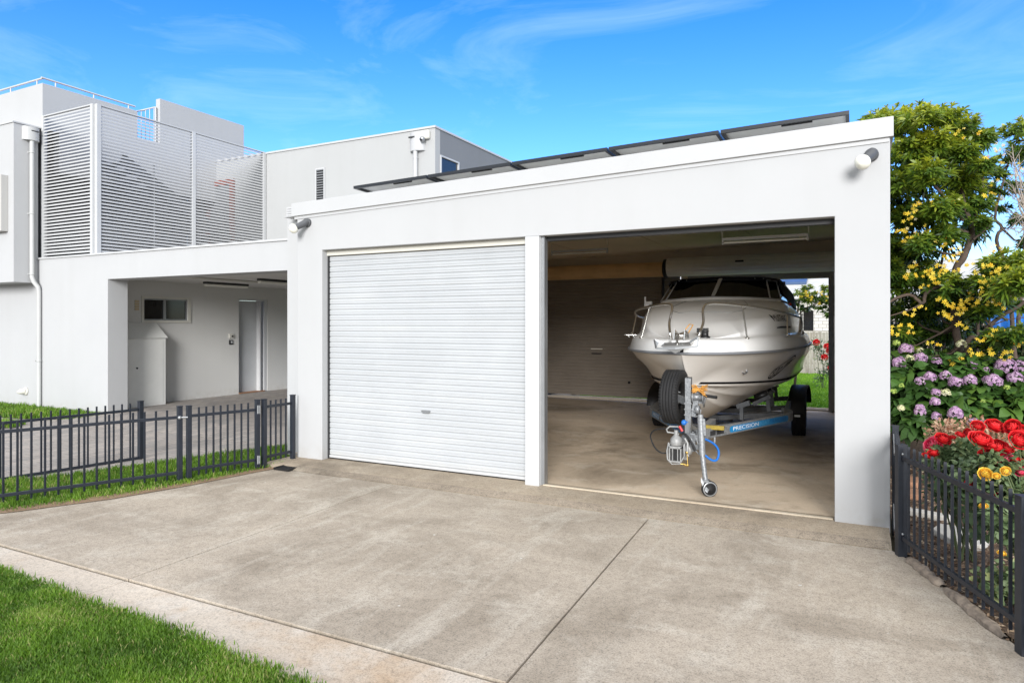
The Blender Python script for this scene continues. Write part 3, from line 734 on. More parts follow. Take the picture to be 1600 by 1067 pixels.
# grey wing at the back
m = MB(); m.box(-16.2, -8.172, 12.30, 12.50, 2.65, 5.965); m.build('wing_front_wall', M['wing_render'], H, bevel=.004)
m = MB()
for a in ((12.50,18.6,2.65,4.85),(12.50,18.6,5.42,5.965)): m.box(-8.37,-8.172, *a)
m.box(-8.37,-8.172, 13.28, 18.6, 4.851, 5.419)
m.build('wing_side_wall', M['grey_render'], H)
m = MB(); m.box(-16.2, -8.15, 12.275, 12.52, 5.967, 6.012); m.box(-8.395, -8.15, 12.521, 18.62, 5.967, 6.012); m.build('wing_coping', M['fascia'], H, bevel=.003)
m = MB(); m.box(-8.20,-8.15, 12.502,12.535,4.85,5.42); m.box(-8.20,-8.15,13.245,13.28,4.85,5.42); m.box(-8.20,-8.15,12.535,13.245,5.385,5.42); m.box(-8.20,-8.15,12.535,13.245,4.85,4.885); sw = m.build('window', M['fascia'], H)
m = MB(); m.box(-8.195,-8.188, 12.535,13.245,4.885,5.385); m.build('pane', M['win_glass'], sw)
m = MB()
for a in ((-11.59,-11.555,4.5,5.43),(-11.325,-11.29,4.5,5.43),(-11.555,-11.325,5.395,5.43)): m.box(a[0],a[1],12.27,12.299,a[2],a[3])
nw = m.build('window', M['fascia'], H)
m = MB(); m.box(-11.555,-11.325,12.290,12.296,4.5,5.395); m.build('pane', M['dark_glass'], nw)
m = MB()
for k in range(15): m.box(-11.55,-11.33,12.270,12.286,4.53+k*.06,4.53+k*.06+.022)
m.build('blind', M['grey_metal'], nw)
m = MB()
rows = []
for i in range(13):
    a = math.pi*i/12; rows.append([(-8.62-.19*math.cos(a)-.0, 12.298-.13*math.sin(a), 5.50), (-8.62-.19*math.cos(a), 12.298-.13*math.sin(a), 5.90)])
m.grid(rows); m.add([r_[1] for r_ in rows], [tuple(range(13))]); m.add([r_[0] for r_ in rows], [tuple(reversed(range(13)))]); rh = m.build('rainwater_head', M['fascia'], H)
m = MB(); m.box(-8.78,-8.62,12.160,12.19,5.78,5.81); m.build('overflow_slot', M['dark_trim'], rh)
m = MB(); m.tube([(-8.64,12.23,5.51),(-8.64,12.23,2.97)], .05, 12); m.lathe((-8.64,12.23,5.35),(0,0,1),[(.056,-.02),(.056,.02)],12); m.build('downpipe', M['fascia'], H)
t = thing('security_camera', (-8.40, 12.30, 5.80), 'small white dome camera under the coping of the rear wing', 'camera')
m = MB(); m.box(-8.50,-8.28,12.20,12.299,5.73,5.92); m.build('bracket', M['cream'], t, bevel=.03)
m = MB(); m.sphere((-8.42,12.17,5.72), .062, 10); m.build('dome', M['grey_metal'], t)
m = MB(); m.sphere((-8.42,12.135,5.70), .035, 8); m.build('lens', M['black'], t)

# balcony behind the louvres
m = MB(); m.box(-16.4,-16.2, 8.35, 12.30, 3.0, 5.98); m.build('balcony_wall', M['curtain_wall'], H)
m = MB(); m.box(-16.2,-13.26, 8.35, 12.299, 2.97, 3.005); m.build('balcony_floor', M['curtain_wall'], H)
m = MB(); m.box(-16.2,-15.26, 8.36, 12.299, 5.90, 5.975); m.build('balcony_ceiling', M['render_warm'], H)
m = MB()
for a, b, c, d in ((-15.40,-15.25,3.0,5.46),(-14.50,-14.35,3.0,5.46),(-15.25,-14.50,5.32,5.46)): m.box(a,b,12.24,12.298,c,d)
m.build('balcony_door_frame', M['red_frame'], H)
m = MB(); m.box(-15.24,-14.51,12.27,12.297,3.0,5.31); m.build('balcony_door', M['curtain_wall'], H)
m = MB(); m.bar((-14.9,9.1,5.25),(-14.9,11.9,3.8),.05,.26); m.bar((-14.1,9.1,5.25),(-14.1,11.9,3.8),.05,.26)
for k in range(11): m.box(-14.9,-14.1, 9.12+k*.25, 9.36+k*.25, 5.18-k*.13, 5.21-k*.13)
for k in range(20): m.tube([(-14.1,9.15+k*.135,5.18-k*.07),(-14.1,9.15+k*.135,5.36-k*.07)], .010, 6)
m.tube([(-14.1,9.1,5.37),(-14.1,11.8,3.97)], .02, 6)
m.build('balcony_stair', M['curtain_wall'], H)
m = MB(); m.box(-16.2,-14.6,8.9,10.8,3.01,3.9); m.build('balcony_planter', M['curtain_wall'], H)
# louvre screens
def louvre(name_parent, axis, a0, a1, fixed, z0, z1, posts, n, label):
    m = MB(); pitch = (z1-z0)/n
    for k in range(n):
        z = z0+pitch*(k+.5)
        for i in range(len(posts)-1):
            p0 = posts[i]+.04; p1 = posts[i+1]-.04
            if axis == 'x': m.hexa([(p0,fixed-.025,z-.020),(p1,fixed-.025,z-.020),(p1,fixed+.028,z+.012),(p0,fixed+.028,z+.012)], [(p0,fixed-.025,z+.008),(p1,fixed-.025,z+.008),(p1,fixed+.028,z+.030),(p0,fixed+.028,z+.030)])
            else: m.hexa([(fixed+.025,p0,z-.020),(fixed+.025,p1,z-.020),(fixed-.028,p1,z+.012),(fixed-.028,p0,z+.012)], [(fixed+.025,p0,z+.008),(fixed+.025,p1,z+.008),(fixed-.028,p1,z+.030),(fixed-.028,p0,z+.030)])
    o = m.build('louvre_screen', M['white_metal'], H); o['label'] = label
    m = MB()
    for p in posts:
        if axis == 'x': m.box(p-.04, p+.04, fixed-.035, fixed+.04, z0-.03, z1+.03)
        else: m.box(fixed-.04, fixed+.036, p-.04, p+.04, z0-.03, z1+.03)
    if axis == 'x': m.box(posts[0]+.041, posts[-1]-.041, fixed-.03, fixed+.03, z1+.005, z1+.028)
    else: m.box(fixed-.03, fixed+.03, posts[0]+.041, posts[-1]-.041, z1+.005, z1+.028)
    m.build('screen_post', M['white_metal'], o)
louvre(H, 'x', 0, 0, 8.04, 3.10, 5.98, [-15.01, -13.34], 43, 'louvre screen over the front wall')
louvre(H, 'y', 0, 0, -13.26, 3.10, 5.98, [8.09, 10.22, 12.24], 43, 'louvre screen facing the garage')
m = MB(); m.box(-13.29,-13.27, 9.28, 9.30, 3.1, 5.1); m.build('louvre_tie', M['white_metal'], H)

# ================================================================== PICKET FENCES
def picket_run(parent, p, q, n, zr0, zr1, zt, zb, m_name='picket', rails=True, skip_ends=True, pw=.016):
    p = Vector((p[0], p[1], 0)); q = Vector((q[0], q[1], 0)); d = (q-p)
    if rails:
        for z in (zr0, zr1):
            m = MB(); m.bar(p+Vector((0,0,z)), q+Vector((0,0,z)), .025, .032); m.build('rail', M['charcoal'], parent, bevel=.002)
    for k in range(n):
        c = p+d*((k+1)/(n+1))
        m = MB(); m.box(c.x-pw/2, c.x+pw/2, c.y-pw/2, c.y+pw/2, zb, zt); m.build(m_name, M['charcoal'], parent)
def post(parent, x, y, z0, z1, w=.05, rot=0):
    m = MB(); c, s = math.cos(rot), math.sin(rot)
    def q(a, b, z): return (x+a*c-b*s, y+a*s+b*c, z)
    h = w/2; m.hexa([q(-h,-h,z0),q(h,-h,z0),q(h,h,z0),q(-h,h,z0)], [q(-h,-h,z1),q(h,-h,z1),q(h,h,z1),q(-h,h,z1)])
    h2 = h+.003; 
    o = m.build('post', M['charcoal'], parent, bevel=.003)
    m = MB(); m.hexa([q(-h2,-h2,z1),q(h2,-h2,z1),q(h2,h2,z1),q(-h2,h2,z1)], [q(-h2,-h2,z1+.008),q(h2,-h2,z1+.008),q(h2,h2,z1+.008),q(-h2,h2,z1+.008)]); m.build('post_cap', M['charcoal'], o)
    return o
def hinge(parent, x, y, z):
    m = MB(); m.box(x-.03,x+.03,y-.036,y-.030,z-.05,z+.05); m.tube([(x,y-.042,z-.05),(x,y-.042,z+.05)], .009, 8)
    for a in (-.02,.02):
        for b in (-.03,.03): m.sphere((x+a,y-.038,z+b),.006,5)
    m.build('hinge', M['grey_metal'], parent)
F1 = thing('picket_fence', (-6.36, 6.1, -.05), 'short charcoal picket panel joining the gate hinge to the garage pillar', 'fence')
post(F1, -6.375, 6.355, -.05, .80); picket_run(F1, (-6.385,6.33), (-6.395,5.93), 4, .09, .70, .77, .03); post(F1, -6.385, 5.90, -.05, .79)
GT = thing('picket_gate', (-6.5, 5.45, 0), 'charcoal picket gate between its hinge post and the double latch post', 'gate')
post(GT, -6.41, 5.82, -.02, .79, rot=-.2); picket_run(GT, (-6.42,5.79), (-6.645,5.10), 8, .075, .675, .765, .0); post(GT, -6.655, 5.075, -.02, .785, rot=-.3)
hinge(GT, -6.39, 5.85, .68); hinge(GT, -6.39, 5.85, .08)
m = MB(); m.tube([(-6.64,5.05,.665),(-6.70,4.98,.665)], .010, 8); m.sphere((-6.69,4.985,.665),.022,6); m.build('latch', M['grey_metal'], GT)
F2 = thing('picket_fence', (-7.0, 4.2, -.05), 'long charcoal picket fence running from the latch post along the grass strip', 'fence')
post(F2, -6.71, 5.00, -.05, .785, rot=-.3)
dx, dy = -7.33+6.71, 3.533-5.00
e = (-6.71+dx*1.75, 5.00+dy*1.75)
picket_run(F2, (-6.71,4.98), e, 24, .055, .668, .755, -.01)
F3 = thing('open_gate', (-8.45, 5.0, -.05), 'second charcoal picket gate standing open on the pavers, behind the long fence', 'gate')
post(F3, -8.365, 5.66, -.06, .69, .055); picket_run(F3, (-8.37,5.63), (-8.75,3.05), 25, -.045, .585, .675, -.10); 
m = MB(); m.sphere((-8.41,5.42,-.045),.03,6); m.build('wheel', M['black'], F3)
F4 = thing('picket_fence', (.53, 5.15, -.05), 'charcoal picket fence in front of the red roses', 'fence')
ra = math.atan2(4.436-5.85, .777-.279)
post(F4, .292, 5.86, -.08, .79, .065, ra); picket_run(F4, (.305,5.82), (.775,4.45), 15, .104, .70, .80, .03, pw=.017); post(F4, .785, 4.405, -.08, .79, .065, ra)
picket_run(F4, (.80,4.37), (1.27,3.02), 14, .104, .70, .80, .03)
for z in (.70,.104):
    m = MB(); m.sphere((.300,5.815,z+.03),.009,6); m.build('bolt', M['grey_metal'], F4)
F5 = thing('picket_fence', (.29, 6.2, -.05), 'short charcoal picket return between the fence post and the white pillar', 'fence')
post(F5, .285, 6.55, -.08, .84, .05); picket_run(F5, (.285,6.52), (.285,5.92), 5, .12, .72, .82, .03)
m = MB(); m.bar((.268,6.45,.78),(.262,6.20,.66),.006,.02); m.bar((.268,6.45,.20),(.262,6.18,.06),.006,.02); m.build('stay_bar', M['grey_metal'], F5)

# drain grate at the corner of the driveway
t = thing('drain_grate', (-6.10, 5.98, -.03), 'square black plastic drain grate set in the concrete by the pillar', 'drain')
m = MB()
for k in range(8): m.box(-6.20, -5.99, 5.90+k*.024, 5.90+k*.024+.013, -.035, -.012)
m.build('grille', M['black'], t)
m = MB(); m.box(-6.215,-6.20,5.885,6.10,-.035,-.008); m.box(-5.99,-5.975,5.885,6.10,-.035,-.008); m.box(-6.20,-5.99,5.885,5.899,-.035,-.008); m.box(-6.20,-5.99,6.087,6.10,-.035,-.008); m.build('frame', M['black'], t)


# ================================================================== BOAT
BX, BY, TH = -1.73, 7.50, R(2.06)
ct, st = math.cos(TH), math.sin(TH)
def bw(x, s, z): return (BX+x*ct-s*st, BY+x*st+s*ct, z)       # boat coordinates: x to starboard of the picture, s aft of the stem
def interp(tab, s):
    if s <= tab[0][0]: return tab[0][1]
    n = len(tab)
    for i in range(n-1):
        (a, va), (b, vb) = tab[i], tab[i+1]
        if s <= b:
            d = (vb-va)/(b-a)
            dl = (va-tab[i-1][1])/(a-tab[i-1][0]) if i else d
            dr = (tab[i+2][1]-vb)/(tab[i+2][0]-b) if i+2 < n else d
            m0 = 2*dl*d/(dl+d) if dl*d > 0 else (d if i == 0 else 0); m1 = 2*d*dr/(d+dr) if dr*d > 0 else (d if i+2 >= n else 0)
            h = b-a; t = (s-a)/h
            return va*(2*t**3-3*t*t+1)+h*m0*(t**3-2*t*t+t)+vb*(3*t*t-2*t**3)+h*m1*(t**3-t*t)
    return tab[-1][1]
GB = [(0,.02),(.05,.16),(.14,.32),(.28,.47),(.5,.62),(.8,.77),(1.15,.895),(1.6,1.01),(2.1,1.105),(2.7,1.17),(3.6,1.205),(6.3,1.17)]
GZ = [(0,1.375),(1,1.375),(2.5,1.39),(6.3,1.36)]
CB = [(0,.0),(.5,.012),(.65,.14),(.85,.29),(1.2,.48),(1.7,.68),(2.3,.84),(3.0,.95),(4.0,1.0),(6.3,1.02)]
CZ = [(0,1.0),(.5,.985),(1.2,.955),(2.5,.91),(6.3,.86)]
KZ = [(0,1.36),(.12,1.25),(.28,1.12),(.5,.97),(.75,.80),(1.0,.66),(1.3,.54),(1.65,.46),(2.2,.425),(3,.41),(6.3,.41)]
def hull_x(s, z):
    b, c = interp(GB, s), interp(CB, s); zg = interp(GZ, s); zc = max(interp(CZ, s), interp(KZ, s)+.002)
    t = max(0, min(1, (z-zc)/(zg-zc+1e-6)))
    f = t**1.15
    k = .030*max(0, 1-abs(t-.70)/.30)*min(1, s/.6)
    return c+(b-c)*f+k+.012*min(1, c*3)*(1-t)
def hull_side(sgn, s, z, off=0): return bw(sgn*(hull_x(s, z)+off), s, z)
B = thing('motor_boat', (BX, BY, 0), 'white cabin cruiser with steel bow rail and tinted windscreen on its trailer', 'boat')
SS = [0,.02,.05,.09,.14,.2,.28,.37,.5,.57,.65,.75,.85,1.0,1.15,1.3,1.45,1.6,1.75,1.9,2.05,2.2,2.35,2.5,2.7,2.9,3.1,3.6,4.3,5.2,6.3]
rows = []
for s in SS:
    zg = interp(GZ, s); zk = interp(KZ, s); zc = max(interp(CZ, s), zk+.002); c = interp(CB, s)
    if s < .5: c = .004
    half = [(0.0, zk)]
    dz = zc-zk
    for f, g_, drop in ((.34,.34,0),(.36,.34,.0),(.40,.40,.0),(.66,.66,0),(.68,.66,0),(.72,.72,0),(.97,.94,0)):
        half.append((c*f, zk+dz*(g_**1.05)))
    half.append((c, zc-.02*min(1, c*4))); half.append((c+.012*min(1, c*3), zc))
    for t in (.12,.25,.4,.55,.68,.74,.85,.94,1.0):
        z = zc+(zg-zc)*t; half.append((hull_x(s, z), z))
    right = [bw(x, s, z) for x, z in half]; left = [bw(-x, s, z) for x, z in half[1:]][::-1]
    rows.append(left+right)
m = MB(); m.grid(rows)
m.add(rows[-1], [tuple(range(len(rows[-1])))])
m.build('hull', M['hull'], B)
# rub rail
for sgn in (1,):
    m = MB()
    pts = [bw(-interp(GB, s)-.012, s, interp(GZ, s)) for s in SS[::-1]]+[bw(interp(GB, s)+.012, s, interp(GZ, s)) for s in SS[1:]]
    m.tube(pts, .017, 8); m.build('rub_rail', M['rubrail'], B)
# black waterline stripe
m = MB()
for sgn in (-1, 1):
    r1 = []
    for s in [x for x in SS if x >= .57]:
        zc = interp(CZ, s)
        r1.append([hull_side(sgn, s, zc+.012, .014), hull_side(sgn, s, zc+.038, .013)])
    m.grid(r1)
m.build('waterline_stripe', M['hull_black'], B)
# oval emblem and lettering on the starboard-of-picture side
def hull_decal(vs, fs, s0, z0, rot, mb, off=.012, sgn=1, sc_=1.):
    c, s_ = math.cos(rot), math.sin(rot)
    mb.add([hull_side(sgn, s0+(x*c-y*s_)*sc_, z0+(x*s_+y*c)*sc_, off) for x, y in vs], fs)
m = MB()
N = 40; A_, B_ = .245, .088
ring = [( (A_+o)*math.cos(2*math.pi*i/N), (B_+o)*math.sin(2*math.pi*i/N)) for i in range(N) for o in (0, .018)]
hull_decal(ring, [(2*i, 2*i+1, 2*((i+1)%N)+1, 2*((i+1)%N)) for i in range(N)], 1.98, 1.14, R(27), m)
for k in range(4):                                             # fine speed lines
    y = -.035+.022*k; hull_decal([(.03,y),(.19-.02*abs(k-1.5),y),(.19-.02*abs(k-1.5),y+.014),(.03,y+.014)], [(0,1,2,3)], 2.02, 1.14, R(27), m)
hull_decal([(.012,-.075),(.022,-.075),(.022,.075),(.012,.075)], [(0,1,2,3)], 2.02, 1.14, R(27), m)
vs, fs = text_pts('320', .165, .95)
hull_decal([(x, y) for x, y in vs], fs, 1.90, 1.075, R(8), m)
m.build('number_emblem', M['hull_black'], B)
m = MB(); m.lathe(hull_side(1, 1.02, 1.135, .002), (Vector(hull_side(1,1.02,1.135,.1))-Vector(hull_side(1,1.02,1.135,0))), [(.0,0),(.02,.0),(.02,.018),(.0,.018)], 12)
m.tube([hull_side(1,.97,1.12,.012), hull_side(1,1.02,1.10,.02), hull_side(1,1.06,1.12,.012)], .008, 6)
m.build('bow_eye', M['grey_metal'], B)

# deck and cabin trunk
TW = [(0,.02),(.3,.15),(.6,.34),(.9,.56),(1.3,.78),(1.8,.92),(2.3,.99),(2.8,1.02),(3.4,1.03),(6.3,1.02)]      # trunk half width
ZD = [(0,.15),(.5,.16),(1.2,.188),(6.3,.188)]
TZ = [(0,.155),(.5,.165),(.8,.215),(1.2,.34),(1.7,.48),(2.2,.58),(2.75,.655),(3.3,.67),(6.3,.66)]              # trunk height above gunwale
def trunk(s): return min(interp(TW, s), interp(GB, s)-.13 if s > .5 else interp(GB, s)*.8), interp(TZ, s)+interp(GZ, s)
rows = []
SD = [0,.02,.05,.09,.14,.2,.28,.37,.5,.65,.8,.95,1.1,1.3,1.5,1.75,2.0,2.2,2.3,2.4,2.5,2.6,2.7,2.8,2.9,3.0,3.1,3.8,4.8,6.3]
for s in SD:
    b = interp(GB, s); zg = interp(GZ, s); t, zt = trunk(s); kd = interp(ZD, s)/.15; zd = zg+.150*kd; zt = max(zt, zd+.003)
    hgt = zt-zd; dome = .10*min(1, s/1.5)
    half = [(b, zg+.004), (b-.010*min(1,b*3), zg+.045*kd), (b-.035*min(1,b*3), zg+.095*kd), (b-.07*min(1,b*3), zg+.132*kd), (b-.115*min(1,b*3), zd)]
    half += [(max(t+.015, 0)*1.0, zd+.002) if t+.015 < b-.12*min(1,b*3) else ((b-.12*min(1,b*3)), zd+.002)]
    lo = half[-1][0]
    tt = min(t, lo)
    half += [(tt-.012*min(1,hgt*6), zd+hgt*.22), (tt-.030*min(1,hgt*6), zd+hgt*.50), (tt-.055*min(1,hgt*5), zd+hgt*.74), (tt*.93-.03*min(1,hgt*5), zd+hgt*.88), (tt*.82, zd+hgt*.955), (tt*.6, zd+hgt*.985+dome*.18), (tt*.3, zd+hgt+dome*.30), (0, zd+hgt+dome*.36)]
    right = [bw(x, s, z) for x, z in half]; left = [bw(-x, s, z) for x, z in half[:-1]]
    rows.append(left+right[::-1])
m = MB(); m.grid(rows); m.add(rows[-1], [tuple(range(len(rows[-1])))]); dk = m.build('deck', M['gelcoat'], B)
def deck_z(x, s):
    t, zt = trunk(s); return zt+.03
# hatch outline on the foredeck, black side vent line, brand lettering on the trunk side
m = MB()
def deck_top(x, s):
    t, zt = trunk(s); zd = interp(GZ, s)+interp(ZD, s); h = zt-zd; dm = .10*min(1, s/1.5); a = abs(x)/t
    tab = [(0, h+dm*.36), (.3, h+dm*.30), (.6, h*.985+dm*.18), (.82, h*.955)]
    for (p, va), (q, vb) in zip(tab, tab[1:]):
        if a <= q: return zd+va+(vb-va)*(a-p)/(q-p)
    return zd+h*.955
hp = []; OUT = ((-.40,2.42),(-.50,2.0),(-.46,1.70),(-.34,1.56),(.34,1.56),(.46,1.70),(.50,2.0),(.40,2.42),(-.40,2.42))
for (a, b), (c, d) in zip(OUT, OUT[1:]):
    for k in range(8): x_, s_ = a+(c-a)*k/8, b+(d-b)*k/8; hp.append(bw(x_, s_, deck_top(x_, s_)+.001))
m.tube(hp, .0045, 5); m.build('hatch_outline', M['grey_metal'], dk)
def trunk_side(s, z):
    t, zt = trunk(s); zd = interp(GZ, s)+interp(ZD, s); h = zt-zd; u = (z-zd)/h
    t = min(t, interp(GB, s)-.12)
    xs = [(0, t+.01), (.22, t-.012), (.5, t-.030), (.74, t-.055), (.88, t*.93-.03), (1, t*.8)]
    for (a, va), (b, vb) in zip(xs, xs[1:]):
        if u <= b: return va+(vb-va)*(u-a)/(b-a)
    return xs[-1][1]
m = MB(); vs, fs = text_pts('MUSTANG', .12, .95)
m.add([bw(trunk_side(1.90+x, 1.775+y)+.012, 1.90+x, 1.775+y) for x, y in vs], fs); m.build('side_lettering', M['hull_black'], dk)
m = MB(); r1 = []
for k in range(10):
    s = 1.65+k*.09; r1.append([bw(trunk_side(s, 1.66)+.010, s, 1.65), bw(trunk_side(s, 1.67)+.010, s, 1.662+.012*min(1, k/2))])
m.grid(r1); m.build('side_vent', M['dark_trim'], dk)
# windscreen: base line wraps round, leans back
WB = [(-.93,3.55,2.03),(-.87,2.95,2.055),(-.74,2.72,2.065),(-.40,2.60,2.085),(0,2.565,2.095),(.40,2.60,2.085),(.74,2.72,2.065),(.87,2.95,2.055),(.93,3.55,2.03)]
WT = [(-.82,3.75,2.30),(-.78,3.35,2.34),(-.66,3.14,2.355),(-.36,3.05,2.365),(0,3.02,2.37),(.36,3.05,2.365),(.66,3.14,2.355),(.78,3.35,2.34),(.82,3.75,2.30)]
ox = -.02
m = MB(); m.grid([[bw(x+ox, s, z) for x, s, z in WB], [bw(x+ox, s, z) for x, s, z in WT]], smooth=False); ws = m.build('windscreen', M['tint_glass'], B)
m = MB(); m.tube([bw(x+ox, s, z-.004) for x, s, z in WB], .012, 8); m.tube([bw(x+ox, s, z) for x, s, z in WT], .012, 8)
for i in (1, 2, 6, 7): m.tube([bw(WB[i][0]+ox, WB[i][1], WB[i][2]), bw(WT[i][0]+ox, WT[i][1], WT[i][2])], .011, 8)
m.build('windscreen_frame', M['white_metal'], ws)
m = MB(); m.bar(bw(-.04+ox, 2.553, 2.07), bw(.02+ox, 3.005, 2.385), .055, .018); m.build('centre_strut', M['pipe'], ws, bevel=.004)
m = MB(); rows = []
for (x, s, z), dz in ((WB[i], 0) for i in range(1, 8)):
    rows.append([bw(x*.995+ox, s-.06, z-.075), bw(x+ox, s-.02, z-.012)])
m.grid(rows); m.build('windscreen_base', M['gelcoat'], ws)
# canvas canopy behind the windscreen
m = MB(); r1 = []
for s, w, z, wb, zb in ((3.0,.70,2.385,.72,2.33),(3.12,.76,2.405,.80,2.33),(3.6,.80,2.42,.90,2.02),(4.4,.80,2.42,.94,1.98),(5.2,.76,2.38,.95,1.97),(5.9,.70,2.25,.95,1.96)):
    r1.append([bw(-wb,s,zb),bw(-wb*.97,s,zb+(z-zb)*.6),bw(-w,s,z-.03),bw(-w*.8,s,z),bw(0,s,z+.02),bw(w*.8,s,z),bw(w,s,z-.03),bw(wb*.97,s,zb+(z-zb)*.6),bw(wb,s,zb)])
m.grid(r1); m.add(r1[-1], [tuple(range(9))]); cn = m.build('canopy', M['canvas'], B)
m = MB(); r1 = [[bw(x+ox, s-.022, z-.028), bw(x+ox, s-.012, z+.018), bw(x+ox, s+.03, z+.034)] for x, s, z in WT]
m.grid(r1); m.build('canopy_edge', M['canvas'], cn)
m = MB()
for x in (-.62,-.5,-.35,-.2,.2,.35,.5,.62): m.sphere(bw(x+ox, 3.035+abs(x)*.1, 2.378), .010, 5)
m.build('press_studs', M['grey_metal'], cn)
# faint framed clear panel in the canopy seen through the glass
pn = MB(); xs0, xs1, yy, z0_, z1_ = -2.20, -1.62, 11.05, 2.13, 2.33
for a in ((xs0,xs1,z1_-.012,z1_),(xs0,xs1,z0_,z0_+.012),(xs0,xs0+.012,z0_,z1_),(xs1-.012,xs1,z0_,z1_)): pn.box(a[0],a[1],yy,yy+.01,a[2],a[3])
pn.build('clear_panel_frame', M['grey_metal'], B)
m = MB(); m.box(-2.6,-1.0,11.25,11.30,1.6,2.36); m.build('cabin_bulkhead', M['black'], B)
# bow rail in two halves, gap at the anchor
def deck_at(x, s):
    return interp(GZ, s)+interp(ZD, s)
def rail(sg, label):
    f = lambda x, s, z: bw(sg*x, s, z)
    m = MB()
    top = [f(.155,.18,1.53),f(.165,.17,1.60),f(.19,.26,1.72),f(.175,.33,1.86),f(.20,.42,1.925),f(.30,.52,1.94),f(.50,.72,1.925),f(.80,1.15,1.885),f(.98,1.75,1.84),f(1.08,2.35,1.805),f(1.12,2.85,1.785),f(1.125,3.02,1.74),f(1.125,3.08,1.66),f(1.12,3.08,1.54)]
    # round the polyline with a spline
    P = [Vector(p) for p in top]; Q = []
    for i in range(len(P)-1):
        p0, p1, p2, p3 = P[max(i-1,0)], P[i], P[i+1], P[min(i+2,len(P)-1)]
        for k in range(5):
            t = k/5; Q.append(.5*((2*p1)+(-p0+p2)*t+(2*p0-5*p1+4*p2-p3)*t*t+(-p0+3*p1-3*p2+p3)*t**3))
    Q.append(P[-1]); m.tube(Q, .0145, 8); o = m.build('bow_rail', M['chrome'], B); 
    for a, b in (((.55,.80),(.62,.66)),((.99,1.85),(1.0,1.65)),((1.115,2.72),(1.10,2.62))):
        m = MB(); zt = 1.92 if b[1] < 1 else (1.835 if b[1] < 2 else 1.79)
        p = Vector(f(b[0], b[1], deck_at(0, b[1])-.02)); q = Vector(f(a[0], a[1], zt)); m.tube([p, q], .010, 8)
        m.lathe(p+Vector((0,0,.012)), (0,0,1), [(.001,.0),(.028,.0),(.024,.010),(.012,.016)], 12); m.build('stanchion', M['chrome'], o)
    return o
rail(1, ''); rail(-1, '')
# pulpit / anchor roller, anchor, winch
m = MB()
m.hexa([bw(-.13,.35,1.505),bw(.13,.35,1.505),bw(.13,-.06,1.475),bw(.08,-.14,1.47),bw(-.08,-.14,1.47),bw(-.13,-.06,1.475)], [bw(-.13,.35,1.545),bw(.13,.35,1.545),bw(.13,-.06,1.53),bw(.08,-.14,1.525),bw(-.08,-.14,1.525),bw(-.13,-.06,1.53)])
m.build('pulpit', M['gelcoat'], B, bevel=.015)
m = MB()
for x in (-.055,.055): m.hexa([bw(x-.004,-.16,1.535),bw(x+.004,-.16,1.535),bw(x+.004,.12,1.535),bw(x-.004,.12,1.535)], [bw(x-.004,-.12,1.645),bw(x+.004,-.12,1.645),bw(x+.004,.08,1.60),bw(x-.004,.08,1.60)])
m.lathe(bw(0,-.10,1.575), Vector(bw(1,0,0))-Vector(bw(0,0,0)), [(.001,-.05),(.03,-.05),(.018,0),(.03,.05),(.001,.05)], 14)
m.build('anchor_roller', M['chrome'], B)
m = MB(); m.lathe(bw(.17,.50,1.52), (0,0,1), [(.001,0),(.06,0),(.06,.035),(.04,.045),(.04,.09),(.05,.10),(.001,.11)], 18); m.box(*[bw(.17,.5,0)[0]-.09, bw(.17,.5,0)[0]+.03, bw(.17,.5,0)[1]-.02, bw(.17,.5,0)[1]+.06, 1.60, 1.655]); m.build('anchor_winch', M['black'], B)
AN = thing('anchor', bw(0,-.2,1.5), 'stainless plough anchor hanging in the bow roller of the boat', 'anchor')
m = MB(); m.bar(bw(0,.25,1.60), bw(-.0,-.18,1.575), .022, .045); m.bar(bw(0,-.17,1.585), bw(0,-.25,1.47), .022, .05); m.build('shank', M['chrome'], AN, bevel=.003)
m = MB()
# roll bar style flukes: spade with upturned wings
def ab(x, s, z): return bw(x, s, z)
tip = ab(.01,-.30,1.355)
m.add([ab(-.155,-.19,1.497), ab(.125,-.19,1.512), ab(.145,-.26,1.478), ab(-.175,-.26,1.462), ab(-.02,-.24,1.385)], [(0,1,2,3),(3,2,4),(0,3,4),(2,1,4),(1,0,4)])
for A in ((ab(-.155,-.20,1.495), ab(-.25,-.23,1.53), ab(-.225,-.25,1.437), ab(-.02,-.262,1.440)), (ab(.125,-.20,1.51), ab(.215,-.23,1.56), ab(.215,-.25,1.465), ab(-.02,-.262,1.440))):
    for p_, q_ in zip(A, A[1:]): m.bar(p_, q_, .012, .020)
m.add([ab(-.25,-.23,1.53), ab(-.225,-.25,1.437), ab(-.20,-.24,1.50)], [(0,1,2)])
m.build('fluke', M['grey_metal'], AN)
m = MB(); m.tube([bw(.03,.22,1.60),bw(.07,.30,1.69),bw(.02,.36,1.70),bw(-.03,.30,1.62)], .006, 6); m.build('anchor_line', M['rope_orange'], AN)
# nav light / horn bits and side cleat
m = MB(); p = bw(-1.03,2.95,2.03); m.tube([p, (p[0]-.06,p[1],p[2]), (p[0]-.10,p[1],p[2]+.0)], .03, 10); m.tube([(p[0]-.11,p[1],p[2]-.06),(p[0]-.11,p[1],p[2]+.10)], .014, 8); m.sphere((p[0]-.075,p[1],p[2]-.05), .035, 8); m.build('deck_light', M['gelcoat'], B)
m = MB(); p = bw(.97,2.95,1.985); m.sphere(p, .022, 8); m.build('side_light', M['red'], B)
m = MB(); p = bw(-1.0,1.6,1.53); m.tube([(p[0]-.07,p[1]-.02,p[2]+.02),(p[0]+.07,p[1]+.02,p[2]+.02)], .010, 8); m.tube([(p[0]-.03,p[1],p[2]-.01),(p[0]-.03,p[1],p[2]+.02)], .009, 6); m.tube([(p[0]+.03,p[1],p[2]-.01),(p[0]+.03,p[1],p[2]+.02)], .009, 6); m.build('cleat', M['chrome'], B)
